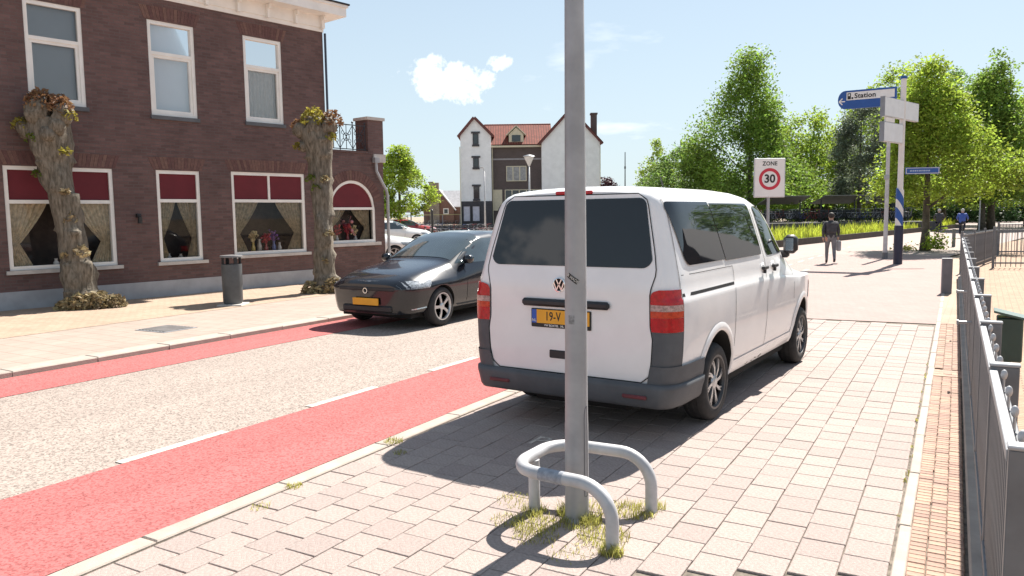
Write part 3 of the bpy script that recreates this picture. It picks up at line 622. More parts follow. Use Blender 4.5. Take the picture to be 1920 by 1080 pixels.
leaf_quads(mb, pts, .22); tag(mb.build('hedge', HEDGE, None, fixn=False), 'long clipped green hedge at the end of the street', 'hedge')
mb = MB(); mb.box(40.5, 66, 95.9, 96.4, -.05, 2.0, M=Matrix.Rotation(HEAD, 4, 'Z')); o = mb.build('inner_twigs', mat('hedge_twigs', (.02, .03, .012), .95, var=.3), bpy.data.objects['hedge'])

# ---- pollarded limes on the far footway
def pollard(pos, path, rads, head, label, seed, leafcols):
    random.seed(seed); t = thing('pollard_tree', label, 'tree', pos, 0, 'pollarded limes before the brick building')
    n = 26; vs = []; rings = 46; burl = [(random.uniform(.08, .9), random.random()*2*pi, random.uniform(.03, .10), random.uniform(.025, .05)) for _ in range(48)]
    for i in range(rings+1):
        s = i/rings*(len(path)-1); k = min(int(s), len(path)-2); f = s-k; f = f*f*(3-2*f)
        c = Vector(path[k]).lerp(Vector(path[k+1]), f); r = rads[k]*(1-f)+rads[k+1]*f
        for j in range(n):
            a = 2*pi*j/n; d = 0
            for bt, ba, bh, bw in burl:
                da = abs((a-ba+pi) % (2*pi)-pi)*r; dz = (i/rings-bt)*path[-1][2]; d += bh*math.exp(-(da*da+dz*dz)/(2*bw*bw*2.2))
            q = Vector((cos(a), sin(a), 0)); d += r*.20*noise.noise(Vector((q.x*2.2, q.y*2.2, c.z*1.1+seed)))+r*.16*noise.noise(Vector((q.x*5, q.y*5, c.z*3.5+seed)))+r*.07*noise.noise(Vector((q.x*11, q.y*11, c.z*9+seed)))
            if i < 6: d += r*.28*max(0, cos(a*5+seed))*(1-i/6)
            vs.append(c+q*(r+d))
    mb = MB(); mb.add(vs, [(i*n+j, i*n+(j+1) % n, (i+1)*n+(j+1) % n, (i+1)*n+j) for i in range(rings) for j in range(n)]+[tuple(rings*n+j for j in range(n))])
    for (x, y, z, r) in head:
        o = len(mb.v); mb.ball((x, y, z), r, 9)
        for q in range(o, len(mb.v)):
            v = Vector(mb.v[q]); dd = v-Vector((x, y, z)); mb.v[q] = tuple(v+dd*(.35*noise.noise(v*6)+.25*noise.noise(v*14)))
    mb.build('trunk', BARK, t, smooth='all')
    for nm, m, pts, sz in leafcols:
        mb = MB(); P = []
        for (x, y, z, r, cnt) in pts:
            for _ in range(cnt):
                a = random.random()*2*pi; e = random.uniform(-.3, 1.2); P.append((x+r*cos(a)*cos(e)*(.75+.4*random.random()), y+r*sin(a)*cos(e)*(.75+.4*random.random()), z+r*sin(e)*(.8+.5*random.random())))
        leaf_quads(mb, P, sz); mb.build(nm, m, t, fixn=False)['kind'] = 'stuff'
    return t
ORL = leafmat('orange_brown_sprouts', (.25, .14, .075), .35, .35); YEL = leafmat('yellow_green_sprouts', (.30, .26, .05), .35, .45); DRY = leafmat('dry_sucker_leaves', (.32, .25, .14), .4, .25); GRN = leafmat('fresh_sprouts', (.15, .2, .03), .35, .45)
e1 = Vector((cos(HEAD), sin(HEAD), 0)); e2 = Vector((-sin(HEAD), cos(HEAD), 0))
def L(c, d, z): v = e1*c+e2*d; return (v.x, v.y, z)
pollard((-14.90, 8.46, .05), [L(.04, 0, -.12), L(0, 0, .35), L(-.03, 0, .9), L(-.12, 0, 1.5), L(-.24, 0, 2.2), L(-.34, 0, 2.8), L(-.38, 0, 3.3), L(-.40, 0, 3.62)], [.37, .27, .235, .225, .235, .27, .36, .36],
        [L(-.73, -.1, 3.42)+(.19,), L(-.05, -.1, 3.66)+(.20,), L(-.45, -.2, 3.72)+(.24,), L(-.3, .25, 3.7)+(.22,), L(-.58, .2, 3.55)+(.2,), L(-.12, -.2, 3.45)+(.17,), L(-.25, -.28, 3.3)+(.15,)],
        'leaning pollarded lime with orange brown sprouts before the wide red blind window', 21,
        [('sprouts', ORL, [L(-.42, -.15, 3.85)+(.25, 420), L(-.1, -.1, 3.78)+(.22, 300), L(-.3, .2, 3.85)+(.22, 200)], .045), ('sprouts', YEL, [L(-.80, -.15, 3.45)+(.17, 140), L(.08, -.15, 3.6)+(.14, 80), L(.0, -.2, 2.95)+(.1, 40)], .04), ('sprouts', GRN, [L(-.55, -.2, 2.55)+(.09, 60), L(-.55, -.3, 3.2)+(.12, 60)], .035),
         ('sucker_leaves', DRY, [L(.16, -.26, .08)+(.20, 420), L(.40, -.15, .07)+(.22, 460), L(.66, 0, .04)+(.18, 300), L(-.02, -.32, .04)+(.17, 260), L(-.2, -.3, .02)+(.14, 160), L(.12, -.12, 1.05)+(.14, 70), L(-.05, -.1, 1.7)+(.12, 60), L(-.1, -.28, 1.0)+(.06, 25), L(-.02, -.24, 2.2)+(.07, 40)], .05)])
pollard((-12.62, 12.74, .05), [L(0, 0, -.1), L(-.02, 0, .4), L(-.02, 0, 1.0), L(-.02, 0, 1.7), L(-.03, 0, 2.4), L(-.05, 0, 3.0), L(-.09, 0, 3.4), L(-.1, 0, 3.62)], [.33, .22, .20, .195, .215, .27, .34, .33],
        [L(-.38, -.1, 3.62)+(.19,), L(.2, -.1, 3.68)+(.19,), L(-.1, -.15, 3.66)+(.22,), L(.05, .2, 3.66)+(.2,), L(-.35, -.1, 3.25)+(.14,)],
        'upright pollarded lime with yellow sprouts between the bin and the dark car', 23,
        [('sprouts', YEL, [L(-.12, -.15, 3.78)+(.26, 380), L(-.45, -.15, 3.2)+(.12, 90), L(.25, -.15, 3.4)+(.12, 70)], .045), ('sprouts', ORL, [L(.28, -.1, 3.76)+(.22, 260), L(-.45, -.1, 3.66)+(.15, 120)], .045), ('sprouts', GRN, [L(-.2, -.25, 2.5)+(.12, 60), L(-.1, -.22, 2.3)+(.1, 40)], .04),
         ('sucker_leaves', DRY, [L(.2, -.22, .10)+(.21, 380), L(.36, -.1, .08)+(.18, 280), L(-.30, -.2, .05)+(.19, 280), L(-.05, -.3, .03)+(.14, 120), L(.12, -.2, 1.3)+(.09, 60), L(.02, -.2, .7)+(.08, 40), L(.1, -.22, 2.5)+(.08, 40)], .05)])

# ------------------------------------------------------------------ vehicles
def interp(tab, x):
    if x <= tab[0][0]: return tab[0][1]
    for (a, b), (c, d) in zip(tab, tab[1:]):
        if x <= c: t = (x-a)/(c-a); return b+(d-b)*t
    return tab[-1][1]
def smooth_tab(tab, x):
    if x <= tab[0][0]: return tab[0][1]
    for i, ((a, b), (c, d)) in enumerate(zip(tab, tab[1:])):
        if x <= c: t = (x-a)/(c-a); t = t*t*(3-2*t)*.5+t*.5; return b+(d-b)*t
    return tab[-1][1]
class Shell:
    """car body: half width w(z) of the full section, plan factor W(y), top line T(y); above zb the section is squeezed under the top line"""
    def __init__(s, prof, plan, top, zb, ztop, bot, shear=lambda y, z: 0):
        s.prof, s.plan, s.top, s.zb, s.zt, s.bot, s.shear = prof, plan, top, zb, ztop, bot, shear
    def wz(s, z): return interp(s.prof, z)
    def x(s, y, z):           # half width at station y, height z
        T = interp(s.top, y); zz = z if z <= s.zb else s.zb+(z-s.zb)*(s.zt-s.zb)/max(.02, T-s.zb)
        return s.wz(min(zz, s.zt))*interp(s.plan, y)
    def section(s, y):
        T = interp(s.top, y); out = []
        for (zp, wp) in s.prof:
            z = zp if zp <= s.zb else s.zb+(zp-s.zb)*(T-s.zb)/(s.zt-s.zb)
            if zp < s.zb: z = max(z, s.bot(y)) if z < .6 else z
            out.append((wp*interp(s.plan, y), y, z))
        return out
    def body(s, ys, name, mats, parent, wells, sm=32):
        mb = MB(); n = len(s.prof); secs = [s.section(y) for y in ys]; vs = []
        for sec in secs:
            vs += [(x, y+s.shear(y, z), z) for x, y, z in sec]+[(-x, y+s.shear(y, z), z) for x, y, z in reversed(sec[:-1])]
        m = 2*n-1
        fs = [(i*m+k, i*m+(k+1) % m, (i+1)*m+(k+1) % m, (i+1)*m+k) for i in range(len(ys)-1) for k in range(m)]
        for e in (0, len(ys)-1):
            o = e*m
            for k in range(n-2): fs.append((o+k, o+k+1, o+m-2-k, o+m-1-k))
            fs.append((o+n-2, o+n-1, o+n))
        mb.add(vs, fs); ob = mb.build(name, mats, parent)
        cut = MB()
        for (wy, wzc, r, xin) in wells:
            for sg in (-1, 1): cut.lathe([(r, xin*sg), (r, 1.4*sg)], 40, (0, wy, wzc), 'x')
        co = cut.build('cutter', mats[0], parent); mod = ob.modifiers.new('b', 'BOOLEAN'); mod.operation = 'DIFFERENCE'; mod.solver = 'EXACT'; mod.object = co
        dg = bpy.context.evaluated_depsgraph_get(); dg.update(); me = bpy.data.meshes.new_from_object(ob.evaluated_get(dg)); ob.modifiers.clear(); old = ob.data; ob.data = me; me.name = name
        bpy.data.objects.remove(co); me.materials.clear()
        for q in mats: me.materials.append(q)
        for p in me.polygons:
            c = p.center; p.material_index = 0
            for (wy, wzc, r, xin) in wells:
                d = sqrt((c.y-wy)**2+(c.z-wzc)**2)
                if abs(c.x) >= xin-.01 and d < r+.004 and abs(p.normal.x) < .5: p.material_index = 1
                if abs(abs(c.x)-xin) < .02 and d < r: p.material_index = 1
        me.polygons.foreach_set('use_smooth', [True]*len(me.polygons)); me.set_sharp_from_angle(angle=radians(sm)); return ob
    def side(s, zs, y0, y1, off, sg=1, ny=8):     # patch lying on the flank between curves y0(z), y1(z)
        mb = MB(); vs = []
        for z in zs:
            a, b = y0(z), y1(z)
            for k in range(ny+1): y = a+(b-a)*k/ny; vs.append((sg*(s.x(y, z)+off), y+s.shear(y, z), z))
        mb.add(vs, [(i*(ny+1)+k, i*(ny+1)+k+1, (i+1)*(ny+1)+k+1, (i+1)*(ny+1)+k) for i in range(len(zs)-1) for k in range(ny)]); return mb
    def line(s, mb, pts, w=.008, sg=1, off=.003, mi=0):
        P = []
        for (a, b), (c, d) in zip(pts, pts[1:]):
            for k in range(6): t = k/6; P.append((a+(c-a)*t, b+(d-b)*t))
        P.append(pts[-1]); ribbon(mb, [(sg*(s.x(y, z)+off), y+s.shear(y, z), z) for y, z in P], (sg, 0, .12), w, mi)
def rz_(z, z0, z1, r0, r1=None):                 # inset that rounds the corners of a patch
    r1 = r0 if r1 is None else r1; q = 0
    if z < z0+r0: t = (z0+r0-z); q = r0-sqrt(max(0, r0*r0-t*t))
    elif z > z1-r1: t = z-(z1-r1); q = r1-sqrt(max(0, r1*r1-t*t))
    return q
def frange(a, b, n): return [a+(b-a)*i/n for i in range(n+1)]
def cosrange(a, b, n): return [a+(b-a)*(1-cos(pi*i/n))/2 for i in range(n+1)]
def wheel(parent, loc, r, w, rim_r, spokes, sg, twist=.25):
    wh = thing('wheel', None, None, loc); wh.parent = parent; hw = w/2
    mb = MB(); mb.lathe([(rim_r*.96, -hw*.9), (rim_r+.012, -hw), (r-.045, -hw), (r-.018, -hw*.86), (r, -hw*.6), (r, hw*.6), (r-.018, hw*.86), (r-.045, hw), (rim_r+.012, hw), (rim_r*.96, hw*.9)], 40, axis='x', cap=False)
    for k in range(-1, 2): mb.lathe([(r+.0005, k*.045-.006), (r+.003, k*.045-.003), (r+.003, k*.045+.003), (r+.0005, k*.045+.006)], 40, axis='x', cap=False)
    mb.build('tyre', RUBBER, wh, smooth=True)
    mb = MB(); x = sg*hw
    mb.lathe([(rim_r*.93, x*.62), (rim_r, x*.86), (rim_r+.006, x*.97), (rim_r-.012, x*.97), (rim_r-.022, x*.75), (rim_r*.9, x*.55)], 40, axis='x', cap=False)
    if spokes != 5: mb.build('rim_ring', mat('dark_rim', (.06, .06, .062), .4, metal=.4, var=.1), wh); mb = MB()
    mb.lathe([(1e-6, x*.92), (.03, x*.92), (.055, x*.84), (.062, x*.7)], 20, axis='x')
    for k in range(spokes):
        a = 2*pi*k/spokes
        for d in (-.085, .085):
            A, B = a+d*.4, a+d+twist; hw0, hw1 = (.017, .012) if spokes == 5 else (.009, .007)
            P = []
            for rr, aa, hh, xx in ((.05, A, hw0, .82), (rim_r*.55, (A+B)/2-.02, hw0*.9, .86), (rim_r-.012, B, hw1, .80)):
                for sgn in (-1, 1): P.append((x*xx, rr*cos(aa)-sgn*hh*sin(aa), rr*sin(aa)+sgn*hh*cos(aa)))
            Q = [(p[0]-sg*.02, p[1], p[2]) for p in P]; o = P+Q
            mb.add(o, [(0, 1, 3, 2), (2, 3, 5, 4), (6, 8, 9, 7), (8, 10, 11, 9), (0, 2, 8, 6), (2, 4, 10, 8), (1, 7, 9, 3), (3, 9, 11, 5)])
    mb.build('rim', ALLOY, wh)
    mb = MB(); mb.lathe([(1e-6, x*.35), (rim_r*.95, x*.35)], 30, axis='x'); mb.build('brake_disc', BLACKP, wh)
    return wh
# ---- white van
van = thing('van', 'white passenger van parked on the paving, seen from behind', 'van', (-2.79, 6.50, 0), -.0444)
vprof = [(.30, .80), (.305, .868), (.36, .895), (.50, .925), (.70, .944), (.90, .950), (1.06, .948), (1.095, .944), (1.115, .932), (1.22, .922), (1.30, .908), (1.45, .878), (1.60, .846), (1.75, .812), (1.82, .79), (1.87, .762), (1.91, .715), (1.935, .655), (1.952, .56), (1.965, .40), (1.972, .20), (1.975, 0)]
vplan = [(-1.00, .875), (-.992, .90), (-.975, .925), (-.95, .948), (-.91, .968), (-.85, .984), (-.75, .995), (-.5, 1), (2.6, 1), (2.9, .985), (3.2, .95), (3.4, .90), (3.55, .83), (3.66, .74), (3.72, .64), (3.75, .52)]
vtop = [(-1.0, 1.925), (-.97, 1.945), (-.9, 1.962), (-.7, 1.975), (.6, 1.975), (1.0, 1.962), (1.3, 1.935), (1.55, 1.88), (1.75, 1.80), (2.0, 1.63), (2.3, 1.40), (2.58, 1.20), (2.75, 1.13), (3.2, 1.04), (3.5, .95), (3.68, .86), (3.75, .78)]
vsh = lambda y, z: max(0, z-1.18)*.20*max(0, min(1, (.2-y)/1.2))+ (max(0, .62-z)*.06 if y < -.6 else 0)
VS = Shell(vprof, vplan, vtop, .95-.25, 1.975, lambda y: .30, vsh)
VS.zb = 1.0
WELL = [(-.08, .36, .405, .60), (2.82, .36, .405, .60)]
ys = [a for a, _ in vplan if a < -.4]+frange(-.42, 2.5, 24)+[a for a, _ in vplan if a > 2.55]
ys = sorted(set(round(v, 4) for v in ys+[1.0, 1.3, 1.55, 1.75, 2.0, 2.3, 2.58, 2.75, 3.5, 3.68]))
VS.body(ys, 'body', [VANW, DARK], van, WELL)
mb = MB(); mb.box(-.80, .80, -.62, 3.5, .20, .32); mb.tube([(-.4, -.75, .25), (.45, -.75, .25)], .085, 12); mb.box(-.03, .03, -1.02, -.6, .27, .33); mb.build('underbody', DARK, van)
for sg in (-1, 1):
    for wy in (-.08, 2.82):
        wheel(van, (sg*.825, wy, .327), .327, .215, .224, 8, sg, .32)
        mb = MB(); P = []                                    # pressed lip round the wheel arch
        for r_, o_ in ((.405, .004), (.41, .016), (.44, .018), (.475, .003)):
            for k in range(33):
                a = -.12*pi+1.24*pi*k/32; y = wy+r_*cos(a); z = max(.31, .36+r_*sin(a)); P.append((sg*(VS.x(y, z)+o_), y, z))
        mb.add(P, [(i*33+k, i*33+k+1, (i+1)*33+k+1, (i+1)*33+k) for i in range(3) for k in range(32)]); mb.build('wheel_arch', VANW, van, smooth='all')
def rear_y(z, d=0): return -1.0+vsh(-1.0, z)-d
def rear_patch(zs, xl, xr, d, nx=8):
    mb = MB(); vs = []
    for z in zs:
        a, b = xl(z), xr(z)
        for k in range(nx+1): vs.append((a+(b-a)*k/nx, rear_y(z, d), z))
    mb.add(vs, [(i*(nx+1)+k, i*(nx+1)+k+1, (i+1)*(nx+1)+k+1, (i+1)*(nx+1)+k) for i in range(len(zs)-1) for k in range(nx)]); return mb
# tailgate: outline seam, glass, grip, plate, emblem, handle
gw = lambda z: interp([(.46, .70), (.62, .735), (.80, .745), (.90, .725), (1.15, .722), (1.30, .765), (1.45, .74), (1.85, .645)], z)
gate = rear_patch(frange(.468, 1.895, 26), lambda z: -gw(z)+rz_(z, .468, 1.895, .05, .08), lambda z: gw(z)-rz_(z, .468, 1.895, .05, .08), .006, 10).build('tailgate', VANW, van, smooth='all')
mb = MB(); out = [(-(gw(z)-rz_(z, .462, 1.90, .05, .08))-.004, z) for z in frange(.462, 1.90, 30)]
loop = out+[(-x, z) for x, z in reversed(out)]+[out[0]]
ribbon(mb, [(x, rear_y(z, .0075), z) for x, z in loop], (0, -1, 0), .008); mb.build('seam', DARK, gate)
glw = lambda z: interp([(1.33, .725), (1.40, .73), (1.86, .635)], z)
rear_patch(cosrange(1.335, 1.865, 22), lambda z: -glw(z)+rz_(z, 1.335, 1.865, .075, .05), lambda z: glw(z)-rz_(z, 1.335, 1.865, .075, .05), .011, 8).build('rear_window', TINT, gate, smooth='all')
mb = MB(); mb.bbox(-.40, .40, rear_y(1.04, .045), rear_y(1.04), 1.005, 1.068, .02); mb.build('grip_strip', BLACKP, gate)
mb = MB(); mb.bbox(-.15, .15, rear_y(.62, .016), rear_y(.62), .585, .652, .02); mb.build('gate_handle', BLACKP, gate)
YP = rear_y(.93, .006); MR = lambda x, y, z: Matrix.Translation((x, y, z)) @ Matrix.Rotation(pi/2, 4, 'X')
pl = MB(); pl.bbox(-.318, .236, YP-.012, YP, .832, .985, .006); pl = pl.build('licence_plate', INK, gate)
mb = MB(); mb.box(-.262, .224, YP-.0145, YP-.011, .866, .977); mb.build('plate_field', YELLOW, pl)
mb = MB(); mb.box(-.308, -.264, YP-.0145, YP-.011, .866, .977); mb.build('country_band', BLUEB, pl)
text('19-V', .102, INK, pl, MR(-.108, YP-.0155, .922), 'plate_number', .001, 1.05, sx=.72)
text('NL', .034, WHITE, pl, MR(-.286, YP-.0155, .888), 'country_letters')
text('VW BOXTEL  .NL', .024, WHITE, pl, MR(-.10, YP-.0125, .849), 'dealer_name', .0004)
YE = rear_y(1.185, .006); EC = (-.055, 1.185)
em = MB(); em.lathe([(.058, 0), (.058, -.008), (.052, -.010), (.049, -.008), (.049, 0)], 32, (EC[0], YE, EC[1]), 'y')
def bar(mb, x0, z0, x1, z1, w, ya, yb):
    d = Vector((x1-x0, z1-z0)).normalized(); n_ = Vector((-d.y, d.x))*w/2
    mb.prism([(x0+n_.x, z0+n_.y), (x1+n_.x, z1+n_.y), (x1-n_.x, z1-n_.y), (x0-n_.x, z0-n_.y)], lambda a, b, q: (a, q, b), ya, yb)
for sx in (-1, 1):
    bar(em, EC[0]+sx*.024, EC[1]+.043, EC[0]+sx*.004, EC[1]+.004, .010, YE-.009, YE-.002)
    bar(em, EC[0]+sx*.046, EC[1]+.019, EC[0]+sx*.022, EC[1]-.043, .010, YE-.0095, YE-.0025); bar(em, EC[0]+sx*.022, EC[1]-.043, EC[0]+sx*.003, EC[1]-.003, .010, YE-.0085, YE-.0015)
em = em.build('emblem', CHROME, gate)
mb = MB(); mb.lathe([(1e-6, -.0015), (.050, -.0015)], 28, (EC[0], YE, EC[1]), 'y'); mb.build('emblem_field', INK, em)
mb = MB(); mb.bbox(-.17, .17, rear_y(1.915, .012), rear_y(1.915)+.05, 1.902, 1.932, .008); mb.build('brake_light', REDL, van)
# corners: path from the rear face round to the flank
def corner(zs, x0, y1, off, sg):
    mb = MB(); vs = []; yst = [a for a, _ in vplan if a <= y1]+[y1]
    n = None
    for z in zs:
        a = x0(z) if callable(x0) else x0; row = []
        xe = VS.x(-1.0, z)
        for k in range(4): row.append((a+(xe-a)*k/4, -1.0, 0, -1))
        for i, y in enumerate(yst):
            x = VS.x(y, z); t = i/(len(yst)-1); nx_, ny_ = sin(t*pi/2), -cos(t*pi/2); row.append((x, y, nx_, ny_))
        for x, y, p, q in row: vs.append((sg*(x+p*off), y+vsh(y, z)+q*off, z))
        n = len(row)
    mb.add(vs, [(i*n+k, i*n+k+1, (i+1)*n+k+1, (i+1)*n+k) for i in range(len(zs)-1) for k in range(n-1)]); return mb
for sg in (-1, 1):
    cx = lambda z: gw(z)+.012+(rz_(z, .86, 1.178, 0.001, .06) if z > 1 else 0)
    corner(frange(.57, .858, 8), lambda z: gw(z)+.010, -.865, .010, sg).build('corner_panel', GREYP, van, smooth='all')
    lt = corner(frange(1.065, 1.178, 8), cx, -.872, .014, sg).build('tail_light', REDL, van, smooth='all')
    corner(frange(1.018, 1.064, 3), cx, -.872, .015, sg).build('reversing_lens', CLEARL, lt, smooth='all')
    corner(frange(.968, 1.017, 3), cx, -.872, .0145, sg).build('indicator_lens', ORANGEL, lt, smooth='all')
    corner(frange(.860, .967, 6), cx, -.872, .014, sg).build('lower_lens', REDL, lt, smooth='all')
    mb = MB(); P = []
    for z in frange(.59, 1.18, 14): P.append((sg*(VS.x(-.862, z)+.009), -.862, z))
    ribbon(mb, P, (sg, 0, 0), .010); mb.build('light_seam', DARK, lt)
    mb = MB(); P = [(sg*(VS.x(-.862-.10*(z-1.18), z)+.004), -.862-.10*(z-1.18)+vsh(-.87, z), z) for z in frange(1.18, 1.86, 14)]
    ribbon(mb, P, (sg, 0, .2), .006); mb.build('seam', DARK, van)
# rear bumper
def bumper(y_end, prof, name, m, zcut):
    mb = MB(); path = []
    yst = [a for a, _ in reversed(vplan) if a <= y_end]; rows = []
    for z, off in prof:
        row = []; yl = frange(y_end, -.86, 8)[:-1]+[a for a, _ in reversed(vplan) if a < -.86]
        half = []
        for y in yl:
            t = max(0, min(1, (-.80-y)/.2)); half.append((VS.x(y, max(z, .36))+off*cos(t*pi/2*.8), y-off*sin(t*pi/2)))
        for k in range(1, 6): half.append((half[len(yl)-1][0]*(1-k/6), -1.0-off-.012*sin(k/6*pi/2)))
        row = [(x, y, z) for x, y in half]+[(0, -1.0-off-.014, z)]+[(-x, y, z) for x, y in reversed(half)]; rows.append(row)
    n = len(rows[0]); mb.add([p for r_ in rows for p in r_], [(i*n+k, i*n+k+1, (i+1)*n+k+1, (i+1)*n+k) for i in range(len(rows)-1) for k in range(n-1)])
    return mb.build(name, m, van, smooth='all')
bp = bumper(-.44, [(.27, -.03), (.275, .012), (.30, .03), (.36, .042), (.42, .046), (.455, .04), (.463, .008)], 'rear_bumper', GREYP, .46)
for sg in (-1, 1):
    corner(frange(.455, .60, 6), lambda z: gw(max(z, .47))+.008, -.44, .022, sg).build('bumper_corner', GREYP, bp, smooth='all')
    mb = MB(); mb.bbox(sg*.62-.10, sg*.62+.10, -1.062, -1.03, .345, .375, .008); mb.build('reflector', mat('dull_reflector', (.14, .025, .03), .5, var=.2), bp)
# flanks
for sg in (-1, 1):
    yb = lambda z: -.74+(z-1.34)*-.46
    w1 = VS.side(cosrange(1.345, 1.835, 18), lambda z: yb(z)+rz_(z, 1.345, 1.835, .07, .06), lambda z: .165-(z-1.34)*.37, .010, sg, 14).build('side_window', TINT, van, smooth='all')
    w2 = VS.side(cosrange(1.335, 1.825, 18), lambda z: .185-(z-1.34)*.37, lambda z: 1.25-(z-1.34)*.33-rz_(z, 1.335, 1.825, .05, .05), .010, sg, 14).build('side_window', TINT, van, smooth='all')
    w3 = VS.side(cosrange(1.315, 1.80, 18), lambda z: 1.42-(z-1.34)*.36+rz_(z, 1.315, 1.8, .04), lambda z: min(2.12, 2.13-(z-1.315)*1.32)-rz_(z, 1.315, 1.8, .03, .03), .005, sg).build('door_window', TINT, van, smooth='all')
    for P_ in ([(1.335, .33), (1.335, 1.28), (1.15, 1.86)], [(2.36, .80), (2.36, 1.28)], [(.36, .33), (.34, 1.09)], [(.34, 1.15), (.34, 1.275)]):
        mb = MB(); VS.line(mb, P_, .007, sg); mb.build('seam', DARK, van)
    mb = MB(); VS.line(mb, [(-.84, 1.128), (.34, 1.128)], .026, sg, .002); mb.build('sliding_rail', BLACKP, van)
    mb = MB(); VS.line(mb, [(-.84, 1.278), (.34, 1.278)], .005, sg, .002); mb.build('seam', DARK, van)
    for hy in (1.245, 1.60):
        x = VS.x(hy, 1.19)
        h = MB(); h.lathe([(1e-6, .004), (.030, .004), (.045, 0)], 14, (0, 0, 0), 'x')
        h.v = [(sg*(x+v[0]), hy+v[1]*.85, 1.17+v[2]*1.9) for v in h.v]; h = h.build('handle_recess', VANW, van, smooth='all')
        mb = MB(); mb.bbox(-.012, .022, -.09, .055, -.016, .016, .007, M=Matrix.Translation((sg*(x+.022), hy, 1.205)) @ Matrix.Diagonal((sg, 1, 1, 1))); mb.box(-.004, .02, -.028, -.004, -.055, -.01, M=Matrix.Translation((sg*(x+.01), hy+.02, 1.205)) @ Matrix.Diagonal((sg, 1, 1, 1)))
        mb.build('door_handle', BLACKP, van)
    mr = MB(); x = VS.x(2.16, 1.36); X = lambda a: sg*(x+a)
    a0, a1 = sorted((X(.05), X(.19))); mr.bbox(a0, a1, 2.12, 2.26, 1.295, 1.495, .04); mr = mr.build('mirror', BLACKP, van, smooth=50)
    a0, a1 = sorted((X(-.03), X(.10))); mb = MB(); mb.bbox(a0, a1, 2.16, 2.25, 1.25, 1.33, .02); mb.build('mirror_arm', BLACKP, mr)
    a0, a1 = sorted((X(.085), X(.165))); mb = MB(); mb.box(a0, a1, 2.114, 2.1195, 1.33, 1.46); mb.build('mirror_glass', CHROME, mr)
    VS.side(frange(.305, .43, 4), lambda z: .36, lambda z: 2.38, .008, sg, 14).build('sill', VANW, van, smooth='all')
    hl = VS.side(frange(.70, .92, 6), lambda z: 3.24, lambda z: 3.62, .008, sg).build('headlight', CLEARL, van, smooth='all')
mb = MB(); random.seed(4)                 # rust bitten spots along the right sill
for k in range(14):
    y, z = random.uniform(.75, 1.35), random.uniform(.318, .345); x = VS.x(y, z)+.0095; a_ = random.uniform(.008, .03)
    mb.add([(x, y-a_, z), (x, y, z-.006), (x, y+a_*.8, z), (x, y+a_*.2, z+.010)], [(0, 1, 2, 3)])
mb.build('rust_spots', mat('rust', (.06, .03, .02), .9, var=.3), van)['kind'] = 'stuff'
# windscreen and front bumper
def top_patch(sh, y0, y1, wfac, off, ny=10, nx=10):
    mb = MB(); vs = []
    for y in frange(y0, y1, ny):
        sec = sh.section(y); zt_ = sec[-1][2]
        pts = [(x, z) for x, _, z in sec if z > sh.zb]
        for k in range(-nx, nx+1):
            t = abs(k)/nx*wfac*pts[0][0]*.86; zz_ = zt_
            for (xa, za__), (xb, zb__) in zip(pts, pts[1:]):
                if xb <= t <= xa: zz_ = za__+(zb__-za__)*(xa-t)/max(1e-6, xa-xb); break
            vs.append((t*(1 if k >= 0 else -1), y+off*.8, zz_+off))
    n = 2*nx+1; mb.add(vs, [(i*n+k, i*n+k+1, (i+1)*n+k+1, (i+1)*n+k) for i in range(ny) for k in range(n-1)]); return mb
top_patch(VS, 1.70, 2.56, .93, .006).build('windscreen', TINT, van, smooth='all')
mb = MB(); mb.bbox(-.66, .66, 3.60, 3.80, .30, .55, .06); mb.build('front_bumper', GREYP, van)
mb = MB(); mb.tube([(-.0, 1.0, 1.96), (-.0, .9, 2.10)], .006, 5); mb.build('antenna', BLACKP, van)

# ---- hatchback cars
hprof = [(.24, .70), (.245, .80), (.30, .845), (.42, .875), (.60, .895), (.74, .90), (.86, .885), (.93, .862), (1.02, .828), (1.15, .775), (1.28, .715), (1.36, .655), (1.41, .57), (1.44, .44), (1.455, .25), (1.46, 0)]
hplan = [(-.80, .62), (-.785, .74), (-.76, .83), (-.70, .90), (-.6, .945), (-.4, .98), (0, 1), (2.4, 1), (2.75, .99), (3.0, .97), (3.18, .935), (3.30, .88), (3.38, .80), (3.42, .71)]
htop = [(-.80, 1.00), (-.77, 1.08), (-.62, 1.22), (-.45, 1.35), (-.2, 1.42), (.3, 1.465), (.8, 1.47), (1.22, 1.445), (1.47, 1.37), (1.72, 1.25), (1.97, 1.125), (2.18, 1.02), (2.3, .995), (2.6, .95), (2.9, .90), (3.15, .845), (3.30, .79), (3.38, .745), (3.42, .70)]
